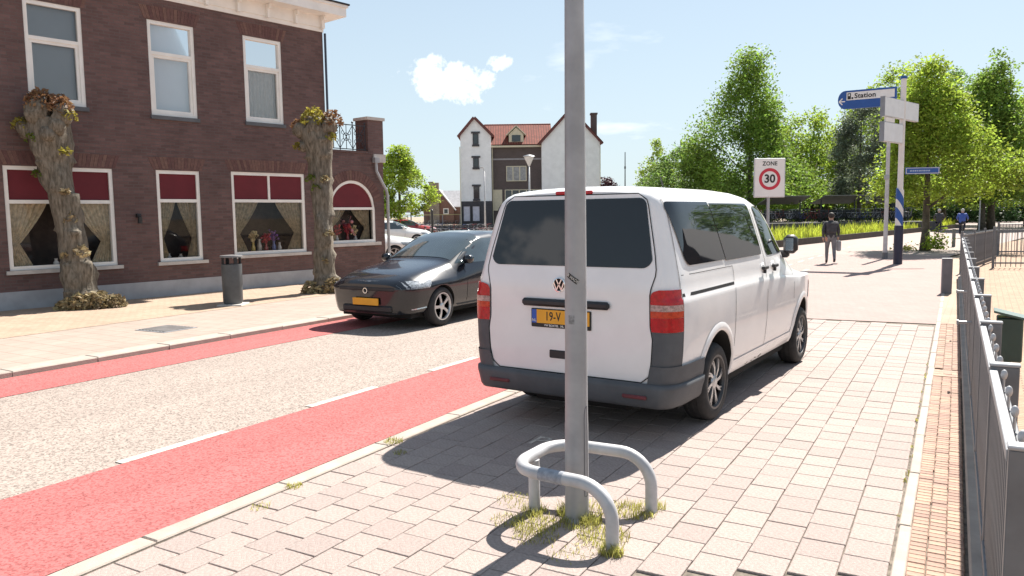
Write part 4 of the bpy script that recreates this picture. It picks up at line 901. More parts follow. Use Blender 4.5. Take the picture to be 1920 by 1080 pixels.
def hatchback(label, pos, rz, paint, group=None, plate=True):
    car = thing('car', label, 'car', pos, rz, group)
    H = Shell(hprof, hplan, htop, .62, 1.46, lambda y: .24, lambda y, z: (z-.6)*.06 if y > 3.2 else 0); H.zb = .62
    ys = sorted(set([a for a, _ in hplan]+[a for a, _ in htop]+[round(v, 3) for v in frange(-.3, 2.6, 26)]))
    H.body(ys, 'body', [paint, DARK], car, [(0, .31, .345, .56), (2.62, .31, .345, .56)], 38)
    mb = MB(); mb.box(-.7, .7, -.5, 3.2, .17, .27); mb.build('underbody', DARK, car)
    for sg in (-1, 1):
        for wy in (0, 2.62): wheel(car, (sg*.785, wy, .31), .31, .205, .215, 5, sg, .0)
        yr = lambda z: -.44+(z-.95)*.55; ztop = lambda y: interp(htop, y)
        g = H.side(cosrange(.955, 1.325, 12), lambda z: -.42+(z-.95)*.7+rz_(z, .955, 1.325, .03, .05), lambda z: .62, .004, sg).build('side_window', CARGL, car, smooth='all')
        g = H.side(cosrange(.955, 1.34, 12), lambda z: .70, lambda z: 2.10-(z-.95)*1.72-rz_(z, .955, 1.34, .02, .05), .004, sg).build('side_window', CARGL, car, smooth='all')
        for P_ in ([(.66, .32), (.66, .94)], [(1.92, .34), (1.95, .9)], [(-.25, .66), (-.28, .94)]): mb = MB(); H.line(mb, P_, .008, sg); mb.build('seam', DARK, car)
        for hy in (.86, -.05):
            x = H.x(hy, .84); mb = MB(); a0, a1 = sorted((sg*(x-.005), sg*(x+.03))); mb.bbox(a0, a1, hy-.09, hy+.09, .825, .855, .01); mb.build('door_handle', paint, car)
        x = H.x(1.95, .95); a0, a1 = sorted((sg*(x+.02), sg*(x+.19))); mb = MB(); mb.bbox(a0, a1, 1.80, 1.96, .95, 1.09, .04); mb.build('mirror', paint, car, smooth=50)
        H.side(frange(.635, .755, 6), lambda z: 2.98-(z-.6)*.9, lambda z: 3.405-(z-.6)*.10, .006, sg).build('headlight', mat('dark_headlight', (.22, .24, .26), .08, coat=1, var=.6, vscale=30), car, smooth='all')
        H.side(frange(.74, .90, 5), lambda z: -.76, lambda z: -.52, .006, sg).build('tail_light', REDL, car, smooth='all')
        mb = MB(); H.line(mb, [(2.98, .335), (3.28, .315)], .018, sg, .006); mb.build('trim_strip', CHROME, car)
        mb = MB(); H.line(mb, [(.5, .30), (2.2, .30)], .03, sg, .006); mb.build('sill_trim', BLACKP, car)
    top_patch(H, 1.24, 2.10, .86, .005).build('windscreen', CARGL, car, smooth='all')
    top_patch(H, -.66, -.24, .80, .005, 6).build('rear_window', CARGL, car, smooth='all')
    mb = MB(); mb.bbox(-.50, .50, 3.34, 3.435, .27, .37, .02); mb.bbox(-.62, .62, 3.20, 3.40, .24, .33, .03); mb.build('lower_grille', BLACKP, car)
    mb = MB(); mb.bbox(-.56, .56, 3.36, 3.435, .60, .655, .01); mb.build('grille', BLACKP, car)
    mb = MB(); mb.lathe([(.034, 3.452), (.044, 3.452), (.046, 3.43)], 20, (0, 0, .60), 'y', cap=False); mb.build('emblem', CHROME, car)
    mb = MB(); mb.bbox(-.26, .26, 3.435, 3.455, .375, .485, .004); mb.build('licence_plate', YELLOW, car)
    return car
DARKP = mat('dark_blue_paint', (.005, .007, .012), .25, coat=.8, var=.1, spec=.3)
hatchback('dark blue hatchback driving on the far side of the road', (-8.17, 12.52, 0), pi, DARKP)
WP = mat('white_car_paint', (.74, .73, .71), .25, coat=.7, var=.04)

# ------------------------------------------------------------------ lamp post with its guard
lamp = thing('lamp_post', 'grey steel lamp post standing inside the bent tube guard before the van', 'lamp post', (-1.941, 3.892, 0))
mb = MB(); n = 8; prof = [(.069, -.3), (.069, .02), (.067, .55), (.065, .62), (.0565, 2.3), (.0525, 3.0), (.034, 6.6), (1e-6, 6.63)]
mb.lathe(prof, 16); mb.build('pole', GALV, lamp, smooth='all')
hM = Matrix.Rotation(HEAD-.10-pi/2, 4, 'Z')
def on_pole(t, z, r=None):          # t: angle from the camera-facing side, positive to the right
    rr = interp([(p[1], p[0]) for p in prof], z) if r is None else r; a = HEAD-pi/2+t; return Vector((rr*cos(a), rr*sin(a), z))
mb = MB(); P = [(.62, .15), (.62, .58), (.66, .63), (.75, .66), (.98, .67), (1.02, .63), (1.02, .15), (.62, .15)]
Q = []
for (a, b), (c, d) in zip(P, P[1:]):
    for k in range(5): Q.append(on_pole(a+(c-a)*k/5, b+(d-b)*k/5)*1.0+on_pole(a+(c-a)*k/5, 0, .0012)*1)
ribbon(mb, Q, lambda p: Vector((p.x, p.y, 0)).normalized(), .004); mb.build('hatch_seam', mat('dark_seam', (.10, .10, .11), .8, var=.2), lamp)
def sticker(t, z, w, h, rot, name, m, txt=None):
    mb = MB(); vs = []; nx_, nz_ = 8, 3
    for j in range(nz_+1):
        for i in range(nx_+1):
            a, b = (i/nx_-.5)*w, (j/nz_-.5)*h; u, v = a*cos(rot)-b*sin(rot), a*sin(rot)+b*cos(rot); r = interp([(p[1], p[0]) for p in prof], z+v)+.0012; vs.append(on_pole(t+u/r, z+v, r))
    mb.add(vs, [(j*(nx_+1)+i, j*(nx_+1)+i+1, (j+1)*(nx_+1)+i+1, (j+1)*(nx_+1)+i) for j in range(nz_) for i in range(nx_)]); o = mb.build(name, m, lamp)
    if txt:
        me = text_mesh(txt, h*.85, 'sticker_lettering', .0006)
        for v in me.vertices:
            a, b = v.co.x*.95, v.co.y; u, vv = a*cos(rot)-b*sin(rot), a*sin(rot)+b*cos(rot); r = interp([(p[1], p[0]) for p in prof], z+vv)+.0018; q = on_pole(t+u/r, z+vv, r); v.co = q
        me.materials.clear(); me.materials.append(WHITE); link(bpy.data.objects.new('sticker_lettering', me), o)
    return o
sticker(-.36, 1.395, .074, .027, -.62, 'sticker', INK, '& MADE')
sticker(-.50, 1.165, .036, .050, 0, 'faded_sticker', mat('grey_sticker', (.23, .235, .24), .8, var=.3, vscale=60))
mb = MB(); mb.lathe([(.0695, 0), (.080, .0), (.073, .012), (.0695, .02)], 16, cap=False); mb.build('base_ring', GALV, lamp)
guard = thing('tube_guard', 'bent grey tube guard on three legs around the lamp post', 'guard rail', (-1.935, 3.897, 0))
def arc_path(pts, rad, n=7):
    pts = [Vector(p) for p in pts]; out = [pts[0]]
    for a, b, c in zip(pts, pts[1:], pts[2:]):
        u, v = (a-b).normalized(), (c-b).normalized(); ang = u.angle(v); r = min(rad if not isinstance(rad, dict) else rad, (a-b).length*.49*math.tan(ang/2), (c-b).length*.49*math.tan(ang/2)); t = r/math.tan(ang/2)
        p0, p1 = b+u*t, b+v*t; m = (u+v).normalized(); cen = b+m*(r/sin(ang/2)); s0, s1 = p0-cen, p1-cen; w = s0.angle(s1)
        for k in range(n+1): f = k/n; out.append(cen+(s0*sin((1-f)*w)+s1*sin(f*w))/sin(w))
    return out+[pts[-1]]
gz = .335
mb = MB(); mb.tube(arc_path([(.345, -.30, -.12), (.345, -.30, gz), (-.29, -.275, gz), (-.29, .275, gz), (.325, .31, gz), (.325, .31, -.12)], .19, 9), .036, 14); mb.build('hoop', GALVL, guard, smooth=True)
mb = MB(); mb.tube([(-.272, -.03, -.12), (-.275, -.03, gz-.02)], .034, 14); mb.build('leg', GALVL, guard, smooth=True)
mb = MB(); a, b = Vector((.06, -.289, gz)), Vector((-.09, -.283, gz)); mb.tube([a, b], .0368, 14, cap=False); mb.build('bluish_band', mat('bluish_grey', (.27, .29, .33), .5, var=.2, vscale=30), guard, smooth=True)  # short band of darker bluish grey round the front arm
# weeds in the joints
WEED = leafmat('weed_blades', (.42, .40, .11), .45, .5); mb = MB(); random.seed(5)
def blades(mb, x, y, r, n, h, z=0, lean=.5, w=.004):
    for _ in range(n):
        a = random.random()*2*pi; q = r*sqrt(random.random()); p = Vector((x+q*cos(a), y+q*sin(a), z)); b = random.random()*2*pi; l = h*(.4+.8*random.random())
        d = Vector((cos(b), sin(b), 0)); s = Vector((-d.y, d.x, 0))*w; t1 = p+d*l*lean*.4+Vector((0, 0, l*.6)); t2 = p+d*l*lean+Vector((0, 0, l*.9))
        o = len(mb.v); mb.v += [tuple(p-s), tuple(p+s), tuple(t1+s*.7), tuple(t1-s*.7), tuple(t2)]; mb.f += [(o, o+1, o+2, o+3), (o+3, o+2, o+4)]; mb.m += [0, 0]
for (x, y, r, n, h) in [(-2.03, 3.92, .07, 130, .10), (-1.87, 3.87, .06, 110, .09), (-1.94, 3.80, .09, 90, .06), (-1.60, 3.55, .06, 110, .08), (-1.72, 3.72, .13, 170, .06), (-1.72, 4.13, .13, 190, .06), (-1.62, 4.26, .05, 60, .06), (-2.22, 3.84, .07, 90, .07), (-2.12, 3.68, .13, 170, .05), (-2.28, 3.66, .10, 70, .04), (-2.05, 3.55, .12, 90, .045), (-1.95, 4.05, .12, 90, .05), (-2.4, 3.95, .12, 50, .04), (-1.78, 3.45, .12, 40, .035), (-3.88, 4.55, .07, 60, .05), (-3.80, 3.45, .05, 40, .04), (-3.72, 3.1, .06, 30, .03), (-3.66, 4.35, .05, 30, .03)]:
    blades(mb, x+.02, y+.01, r*1.1, int(n*2.2), h*.72, 0, .6, .0022)
for k in range(22):                      # thin weeds along the outer edging
    y = 4+random.random()*6; blades(mb, skx(-.225, y), y, .012, 3, .03)
tag(mb.build('weeds', WEED, None, fixn=False), 'yellow green weeds growing around the lamp post foot and in the joints', 'weeds', kind='stuff')
me = text_mesh('P', .30, 'painted_letter', -.002); me.materials.clear(); me.materials.append(LINE); me.transform(Matrix.Translation((-2.87, 5.12, .0035)) @ Matrix.Rotation(.02, 4, 'Z')); link(bpy.data.objects.new('painted_letter', me), pav)

# ------------------------------------------------------------------ waste bin on the far footway
bin_ = thing('litter_bin', 'dark grey round litter bin with flat lid before the brick facade', 'litter bin', (-12.47, 10.06, .056), HEAD)
BING = mat('bin_grey', (.075, .082, .088), .55, var=.15, vscale=4, bump=.05)
mb = MB(); mb.lathe([(.165, .03), (.185, .08), (.195, .80), (.175, .80), (.17, .1)], 28, cap=False); mb.lathe([(1e-6, .1), (.17, .1)], 28); mb.build('body', BING, bin_, smooth=True)
mb = MB(); mb.lathe([(1e-6, .985), (.205, .97), (.215, .955), (.215, .935), (.195, .93), (1e-6, .935)], 28); mb.build('lid', mat('bin_lid', (.17, .165, .165), .45, var=.1), bin_, smooth=True)
for k in range(4):
    a = pi/4+k*pi/2; mb = MB(); mb.box(-.012, .012, -.03, .03, .79, .945, M=Matrix.Rotation(a, 4, 'Z') @ Matrix.Translation((.172, 0, 0))); mb.build('post', BLACKP, bin_)
mb = MB(); mb.bbox(-.24, .24, -.24, .24, -.06, .028, .01); mb.build('base', STONE, bin_)

# ------------------------------------------------------------------ fence on the right
FN = thing('fence', 'grey metal bar fence with round capped bars along the brick strip', 'fence', (.175, 0, 0), .0268)
FP = mat('fence_grey_paint', (.135, .142, .155), .42, var=.15, vscale=4, bump=.04, bscale=60); FPL = mat('fence_pale_edge', (.34, .345, .36), .4, var=.1)
posts = [2.86, 4.35, 5.95, 7.75, 9.55, 11.4, 13.3, 15.2, 17.1, 19.0, 20.9, 22.8]
mb = MB(); mb.bbox(-.055, .10, 1.2, 23.0, -.2, .035, .01); mb.build('concrete_base', KERB, FN)
for i, y in enumerate(posts):
    mb = MB(); mb.bbox(-.002, .118, y-.03, y+.03, .0, 1.0, .004); p = mb.build('post', FP, FN)
    mb = MB(); mb.bbox(-.006, .122, y-.034, y+.034, 1.0, 1.014, .004); mb.build('cap', FPL, p)
barm = MB(); barm.bbox(-.007, .007, -.016, .016, .07, .955, .003); barm = barm.build('bar', FP, FN); nb = 0; first = True
knob = MB(); knob.ball((.047, 0, .992), .014, 8, sz=1.7); knob.tube([(.047, 0, .05), (.047, 0, .985)], .006, 6); knob = knob.build('bar', GALVL, FN, smooth=True); firstk = True
for a, b in zip(posts, posts[1:]):
    for z0, z1, nm in ((.09, .135, 'bottom_rail'), (.945, .985, 'top_rail')):
        mb = MB(); mb.bbox(-.006, .028, a+.03, b-.03, z0, z1, .003); mb.build(nm, FPL if z0 > .5 else FP, FN)
    mb = MB(); mb.bbox(.046, .064, a+.03, b-.03, .88, .92, .003); mb.build('back_rail', FP, FN)
    m = int((b-a-.06)/.092)
    for k in range(m):
        y = a+.06+(b-a-.12)*(k+.5)/m
        o = barm if first else barm.copy()
        if not first: COL.objects.link(o)
        first = False; o.location = (.011, y, 0)
    m = int((b-a)/.36)
    for k in range(m):
        y = a+(b-a)*(k+.5)/m
        o = knob if firstk else knob.copy()
        if not firstk: COL.objects.link(o)
        firstk = False; o.location = (0, y, 0)
for y in (8.9, 12.2):
    mb = MB(); mb.tube([(-.12, y, .62), (.12, y, .62)], .014, 8); mb.box(-.125, -.105, y-.05, y+.05, .6, .64); mb.build('bracket', FPL, FN)
# a return run across the yard, and the far diagonal run
def run(p0, p1, h, sp, label, post=2.0):
    d = Vector((p1[0]-p0[0], p1[1]-p0[1], 0)); Lg = d.length; t = thing('fence', label, 'fence', (p0[0], p0[1], 0), atan2(d.y, d.x), 'grey bar fences around the yard')
    for k in range(int(Lg/post)+1):
        mb = MB(); mb.bbox(k*post-.03, k*post+.03, -.03, .03, -.05, h+.08, .005); mb.build('post', FP, t)
    for z in (.12, h-.06): mb = MB(); mb.bbox(0, Lg, -.018, .018, z, z+.045, .004); mb.build('rail', FP, t)
    b0 = None
    for k in range(int(Lg/sp)):
        if b0 is None: mb = MB(); mb.tube([(0, .0, .03), (0, 0, h)], .010, 6); b0 = mb.build('bar', FP, t); o = b0
        else: o = b0.copy(); COL.objects.link(o)
        o.location = ((k+.5)*sp, 0, 0)
    return t
run((.30, 26.6), (7.5, 28.6), 1.12, .13, 'grey bar fence crossing the yard behind the near fence')
run((-.46, 24.0), (.42, 30.6), 1.05, .075, 'dense grey fence run slanting away behind the fence corner')
run((.5, 33.5), (8, 36), 1.15, .10, 'farthest grey bar fence at the back of the yard')
gb = thing('litter_box', 'dark green box with sloping lid standing behind the near fence', 'litter box', (.245, 8.55, 0), .0)
GP = mat('dark_green_paint', (.018, .05, .042), .45, var=.15, coat=.2)
mb = MB(); mb.bbox(-.10, .11, -.13, .13, .33, .74, .012); mb.build('body', GP, gb)
mb = MB(); mb.prism([(-.125, .785), (.13, .725), (.13, .745), (-.125, .805)], lambda a, b, d: (a, d, b), -.15, .15); mb.build('lid', mat('green_lid', (.05, .10, .085), .4, var=.1, coat=.2), gb)
mb = MB(); mb.tube([(0, 0, -.1), (0, 0, .34)], .03, 10); mb.build('post', GP, gb)
# flat grey bollard
bo = thing('bollard', 'flat grey box bollard on the plaza beside the fence', 'bollard', (-.595, 18.29, 0), .22)
mb = MB(); mb.bbox(-.095, .095, -.05, .05, -.05, .715, .012); mb.build('body', mat('bollard_grey', (.18, .175, .19), .55, var=.1), bo)
mb = MB(); mb.bbox(-.098, .098, -.053, .053, .715, .728, .004); mb.build('cap', GALVL, bo)
bo2 = thing('bollard', 'small dark bollard far along the plaza beside the street lime', 'bollard', (-1.1, 40.5, 0), .1)
mb = MB(); mb.bbox(-.07, .07, -.05, .05, -.05, .80, .012); mb.build('body', FP, bo2)
mb = MB(); mb.bbox(-.073, .073, -.053, .053, .80, .815, .004); mb.build('cap', GALVL, bo2)

# ------------------------------------------------------------------ signs
SG = mat('sign_white', (.74, .72, .70), .4, var=.04); SR = mat('sign_red', (.50, .02, .045), .4, var=.05); SB = mat('sign_blue', (.012, .075, .30), .4, var=.08); SBK = mat('sign_back', (.55, .56, .58), .5, metal=.2, var=.06)
zs = thing('zone_sign', 'white zone 30 speed sign on a pole beyond the van', 'road sign', (-3.485, 15.19, 0), HEAD+.02)
mb = MB(); mb.tube([(0, .04, -.1), (0, .04, 2.75)], .027, 10); mb.build('pole', GALV, zs, smooth=True)
mb = MB(); mb.bbox(-.298, .298, -.012, .012, 2.0, 2.735, .01); pl = mb.build('plate', SBK, zs)
mb = MB(); mb.box(-.278, .278, -.0155, -.012, 2.02, 2.715); mb.build('face', SG, pl)
mb = MB(); mb.lathe([(.205, -.0185), (.148, -.0185), (.148, -.015), (.205, -.015)], 40, (0, 0, 2.345), 'y', cap=False); mb.build('ring', SR, pl)
text('30', .215, INK, pl, MR(0, -.0185, 2.345), 'number', .006, .98); text('ZONE', .105, INK, pl, MR(0, -.0185, 2.632), 'word', .002, 1.05, sx=.95)
sp = thing('direction_signpost', 'tall white signpost with blue stripes and dark foot carrying the station sign', 'signpost', (-2.274, 27.47, 0))
mb = MB(); mb.tube([(0, 0, 2.3), (0, 0, 5.78)], [.088, .082], 16); mb.build('upper_pole', mat('post_white', (.68, .66, .64), .45, var=.06), sp, smooth=True)
mb = MB(); mb.tube([(0, 0, 5.78), (0, 0, 5.86)], .098, 16); mb.build('cap', SB, sp, smooth=True)
mb = MB(); mb.tube([(0, 0, -.1), (0, 0, 1.22)], .135, 18); mb.build('foot', mat('dark_blue_foot', (.012, .016, .045), .4, var=.1), sp, smooth=True)
mb = MB(); mb.tube([(0, 0, 1.22), (0, 0, 2.35)], .115, 20); mb.build('sleeve', MATS['post_white'], sp, smooth=True)
for k in range(2):
    mb = MB(); vs = []
    for j in range(25):
        a = 2*pi*j/24; z = 1.44+k*.60-.20*cos(a-HEAD)
        vs += [(.1175*cos(a), .1175*sin(a), max(1.225, z-.17)), (.1175*cos(a), .1175*sin(a), max(1.23, z+.17))]
    mb.add(vs, [(2*j, 2*j+1, 2*j+3, 2*j+2) for j in range(24)]); mb.build('stripe', SB, sp)
def board(par, name, L0, L1, z0, z1, rz, m, th=.11, round_=0):
    t = thing(name, None, None, (0, 0, 0), rz); t.parent = par; h = (z1-z0)/2; zc = (z0+z1)/2; mb = MB()
    P = [(L0, z0), (L0, z1)]+([(L1-round_+round_*sin(pi*k/10), zc+h*cos(pi*k/10)) for k in range(11)] if round_ else [(L1, z1), (L1, z0)])
    mb.prism(P, lambda a, b, d: (a, d, b), -th/2, th/2); o = mb.build('panel', m, t); return t
ANG = pi+HEAD+.42                       # points left and away
b1 = board(sp, 'sign_board', .18, 1.90, 4.98, 5.56, pi+HEAD-.55, SB, .10, .22)
fy = .0525                               # local +y of this board faces the camera
mb = MB(); mb.box(.24, 1.64, fy, fy+.004, 5.25, 5.50); mb.build('white_field', SG, b1)
M2 = lambda x, z: Matrix.Translation((x, fy+.007, z)) @ Matrix.Rotation(pi, 4, 'Z') @ Matrix.Rotation(pi/2, 4, 'X')
text('Station', .215, INK, b1, M2(1.09, 5.37), 'word', .006, 1.04)
mb = MB(); mb.box(1.51, 1.61, fy+.004, fy+.008, 5.28, 5.47); mb.box(1.44, 1.49, fy+.004, fy+.008, 5.28, 5.34); mb.build('pictogram', INK, b1)
mb = MB(); mb.box(1.535, 1.585, fy+.008, fy+.010, 5.385, 5.44); mb.build('pictogram_window', SG, b1)
mb = MB()
for s_ in (-1, 1): bar(mb, 1.86, 5.22, 1.76, 5.22+s_*.10, .035, fy, fy+.004+.001*s_)
bar(mb, 1.85, 5.22, 1.68, 5.22, .035, fy, fy+.0065); mb.build('arrow', SG, b1)
b2 = board(sp, 'sign_board', -1.55, 1.15, 4.53, 5.10, HEAD+.75, SBK, .12); b3 = board(sp, 'sign_board', -1.55, -.10, 3.78, 4.36, HEAD+.75, SBK, .12)
for b, z0, z1, x0, x1 in ((b2, 4.53, 5.10, -1.55, 1.15), (b3, 3.78, 4.36, -1.55, -.10)):
    mb = MB(); mb.box(x0+.02, x1-.02, -.0645, -.0605, z0+.02, z1-.02); mb.build('back_sheet', mat('sheet_white', (.70, .73, .77), .4, var=.04), b)
    mb = MB(); mb.box(x0-.012, x0-.001, -.07, .07, z0-.01, z1+.01); mb.build('end_cap', mat('end_cap_grey', (.22, .24, .27), .5, var=.1), b)
mb = MB(); mb.box(-1.4, -.75, -.055, .0, 4.375, 4.50); mb.build('small_plate', SG, b3)
b4 = board(sp, 'street_name_plate', .14, 1.15, 2.83, 3.04, HEAD-.12, SB, .03)
mb = MB(); mb.box(.155, 1.135, -.0185, -.0155, 2.845, 3.025); f_ = mb.build('border', SG, b4)
mb = MB(); mb.box(.17, 1.12, -.0215, -.0188, 2.86, 3.01); mb.build('field', SB, b4)
mb = MB(); xx = .27
for k in range(9): w_ = random.uniform(.035, .07); mb.box(xx, xx+w_, -.024, -.0218, 2.91, 2.955); xx += w_+.018
mb.build('worn_lettering', mat('worn_letters', (.35, .42, .55), .6, var=.3, vscale=50), b4)
th = thing('sign_pole', 'thin pale grey pole just left of the blue and white signpost', 'pole', (-2.92, 30.29, 0))
mb = MB(); mb.tube([(0, 0, -.1), (0, 0, 4.4)], [.075, .06], 12); mb.build('pole', GALVL, th, smooth=True)
mb = MB(); mb.tube([(0, 0, .0), (0, 0, .22)], .095, 12); mb.build('foot', FP, th, smooth=True)
mb = MB(); mb.bbox(-.10, .06, -.10, -.05, 2.78, 2.92, .01); mb.build('clamp_box', GALV, th)
# dark cabinet-like trunk between the two poles: mast of the old street lamp
dm = thing('mast', 'broad dark mast between the thin pole and the signpost', 'mast', town(30.6, 62, 0))
mb = MB(); mb.tube([(0, 0, -.1), (0, 0, 5.2)], [.55, .42], 12); mb.build('shaft', mat('dark_mast', (.022, .026, .036), .6, var=.25, bump=.2), dm, smooth=True)
mb = MB(); mb.tube([(0, 0, -.1), (0, 0, .3)], [.62, .60], 12); mb.build('foot', BLACKP, dm, smooth=True)

# ------------------------------------------------------------------ white gabled block across the square
WPL = mat('white_render', (.84, .84, .85), .8, var=.05, vscale=1.5); DBR = mat_brick('dark_brown_brick', (.13, .10, .095), (.11, .086, .082), (.12, .10, .095), .21, .065, msize=.008, patch=.1)
TILES = mat_brick('red_roof_tile', (.26, .075, .05), (.20, .055, .04), (.09, .03, .022), .30, .34, 'xy', off=0, msize=.045, bump=1.0, patch=.15); CREAM = mat('cream_trim', (.62, .56, .42), .6, var=.06)
BLD = thing('apartment_building', 'white gabled apartment block with red tiled roof across the square', 'building', town(-5.69, 90, -.05), HEAD)
DGL = mat('dark_window_glass', (.03, .035, .04), .06, spec=.7, var=.3, vscale=.6)
def gable(mb, x0, x1, y0, y1, z0, ze, xp, zp):
    v = [(x0, y0, z0), (x1, y0, z0), (x1, y0, ze), (xp, y0, zp), (x0, y0, ze)]; mb.add(v+[(a, y1, c) for a, _, c in v], [(0, 1, 2, 3, 4), (9, 8, 7, 6, 5), (0, 4, 9, 5), (1, 6, 7, 2)])
def slab(mb, a, b, c, d, th=.18):    # roof plane with thickness
    n_ = (Vector(b)-Vector(a)).cross(Vector(d)-Vector(a)).normalized()*th; P = [Vector(p) for p in (a, b, c, d)]; mb.add(P+[p+n_ for p in P], [(3, 2, 1, 0), (4, 5, 6, 7), (0, 1, 5, 4), (1, 2, 6, 5), (2, 3, 7, 6), (3, 0, 4, 7)])
mb = MB(); gable(mb, 0, 3.5, 0, 9, 3.3, 10.9, 1.62, 12.75); mb.build('wall', WPL, BLD)
mb = MB(); mb.box(-.04, 3.54, -.04, 9, 0, 3.3); mb.build('ground_floor_wall', mat('dark_slate_cladding', (.055, .052, .06), .7, var=.15), BLD)
mb = MB(); gable(mb, 9.28, 15.9, -.5, 10, 0, 9.95, 12.6, 13.45); mb.build('wall', WPL, BLD)
mb = MB(); mb.box(3.5, 9.28, .7, 9, 0, 9.6); mb.build('middle_wall', DBR, BLD)
mb = MB(); slab(mb, (-.25, -.2, 10.62), (1.62, -.2, 12.78), (1.62, 9.2, 12.78), (-.25, 9.2, 10.62)); mb.build('roof', TILES, BLD)
mb = MB(); slab(mb, (1.62, -.2, 12.78), (3.75, -.2, 10.62), (3.75, 9.2, 10.62), (1.62, 9.2, 12.78)); mb.build('roof', TILES, BLD)
mb = MB(); slab(mb, (8.95, -.7, 9.60), (12.6, -.7, 13.5), (12.6, 10.2, 13.5), (8.95, 10.2, 9.60)); mb.build('roof', TILES, BLD)
mb = MB(); slab(mb, (12.6, -.7, 13.5), (16.2, -.7, 9.62), (16.2, 10.2, 9.62), (12.6, 10.2, 13.5)); mb.build('roof', TILES, BLD)
mb = MB(); L_ = sqrt(4.6**2+2.75**2); mb.box(0, 8.4, 0, L_, 0, .15)
o = mb.build('roof', TILES, BLD); o.location = (2.2, .45, 9.62); o.rotation_euler = (atan2(2.75, 4.6), 0, 0)
mb = MB(); mb.tube([(2.6, 5.0, 12.45), (10.6, 5.0, 12.45)], .13, 8); mb.build('ridge', TILES, BLD)
mb = MB(); mb.box(3.45, 9.3, .25, .62, 9.42, 9.62); mb.build('gutter', CREAM, BLD)
mb = MB(); mb.box(3.52, 9.26, .66, .74, 8.0, 8.18); mb.build('string_course', mat('grey_band', (.30, .28, .29), .7, var=.1), BLD)
mb = MB(); gable(mb, 5.55, 7.25, .9, 4, 9.8, 10.95, 6.4, 11.75); dm_ = mb.build('dormer', CREAM, BLD)
for sg in (-1, 1):
    mb = MB(); P = [(6.4, .7, 11.85), (6.4, 4, 11.85), (6.4+sg*1.1, 4, 10.8), (6.4+sg*1.1, .7, 10.8)]; slab(mb, *(P if sg < 0 else P[::-1]), th=.10); mb.build('roof', CREAM, dm_)
mb = MB(); mb.box(5.9, 6.9, .86, .895, 10.1, 10.85); mb.build('window', DGL, dm_)
def bwin(x0, x1, z0, z1, y, n=1, fr=CREAM, lint=True, gl=DGL):
    mb = MB(); frame(mb, x0, x1, z0, z1, .09, y-.10, y-.003)
    for k in range(1, n): x = x0+(x1-x0)*k/n; mb.box(x-.06, x+.06, y-.10, y-.003, z0+.09, z1-.09)
    w = mb.build('window', fr, BLD); mb = MB(); mb.box(x0+.08, x1-.08, y-.05, y-.004, z0+.08, z1-.08); mb.build('pane', gl, w)
    if lint: mb = MB(); mb.box(x0-.18, x1+.18, y-.12, y-.003, z1, z1+.2); mb.build('lintel', MATS['dark_slate_cladding'], w); mb = MB(); mb.box(x0-.08, x1+.08, y-.14, y-.003, z0-.22, z0); mb.build('sill', MATS['dark_slate_cladding'], w)
for z0, z1 in ((9.75, 11.0), (7.15, 8.25), (3.55, 5.0)): bwin(1.42, 2.08, z0, z1, 0, fr=MATS['dark_slate_cladding'])
bwin(5.2, 7.55, 5.55, 7.3, .7, 3, lint=False, gl=mat('pale_curtained_glass', (.30, .29, .29), .1, var=.2)); bwin(5.0, 9.2, 3.3, 4.6, .7, 5, lint=False); bwin(3.6, 4.7, 2.2, 4.6, .7, 1, lint=False, gl=CREAM)
bwin(.15, 1.05, .95, 2.8, -.04, 1, MATS['dark_slate_cladding'], False, mat('bright_reflection', (.55, .54, .62), .6, var=.1)); bwin(1.2, 2.15, .95, 2.8, -.04, 1, MATS['dark_slate_cladding'], False, MATS['bright_reflection'])  # pale pane colour imitates bright reflections in the ground floor glass
mb = MB(); mb.box(15.1, 15.75, 1, 1.9, 9.5, 13.1); mb.box(15.02, 15.83, .92, 1.98, 13.1, 13.28); mb.build('chimney', DBR, BLD)
for x in (15.98, 3.62, -.07): mb = MB(); mb.tube([(x, -.1 if x != 3.62 else .62, 9.5), (x, -.1 if x != 3.62 else .62, .2)], .06, 6); mb.build('downpipe', CREAM, BLD)
for x0 in (-.25, 8.95):
    mb = MB(); x1, xp, ze, zp = (3.75, 1.62, 10.62, 12.78) if x0 < 1 else (16.2, 12.6, 9.6, 13.5)
    bar(mb, x0, ze-.02, xp, zp-.02, .22, -.28 if x0 < 1 else -.78, -.12 if x0 < 1 else -.6); bar(mb, xp, zp-.02, x1, ze-.02, .22, -.285 if x0 < 1 else -.785, -.115 if x0 < 1 else -.595); mb.build('barge_board', mat('barge_red', (.13, .04, .035), .6, var=.1), BLD)
# small gabled house farther left
HB = thing('brick_house', 'small brick gabled house with a broad chimney far behind the dark car', 'house', town(-16.8, 150, -.05), HEAD)
RBR = mat_brick('red_house_brick', (.20, .10, .075), (.16, .08, .06), (.18, .15, .13), .21, .065, msize=.008); PALER = mat('pale_grey_roof', (.42, .41, .42), .6, var=.12, vscale=2)
mb = MB(); gable(mb, 0, 5.8, 0, 8, 0, 2.9, 2.9, 6.5); mb.box(5.8, 9.5, 1.5, 7.5, 0, 3.3); mb.build('wall', RBR, HB)
mb = MB(); slab(mb, (-.3, -.2, 2.55), (2.9, -.2, 6.55), (2.9, 8.2, 6.55), (-.3, 8.2, 2.55)); mb.build('roof', PALER, HB)
mb = MB(); slab(mb, (2.9, -.2, 6.55), (6.1, -.2, 2.55), (6.1, 8.2, 2.55), (2.9, 8.2, 6.55)); mb.build('roof', PALER, HB)
mb = MB(); slab(mb, (3.4, 1.2, 3.2), (9.8, 1.2, 3.2), (9.8, 4.8, 6.4), (3.4, 4.8, 6.4)); mb.build('roof', PALER, HB)
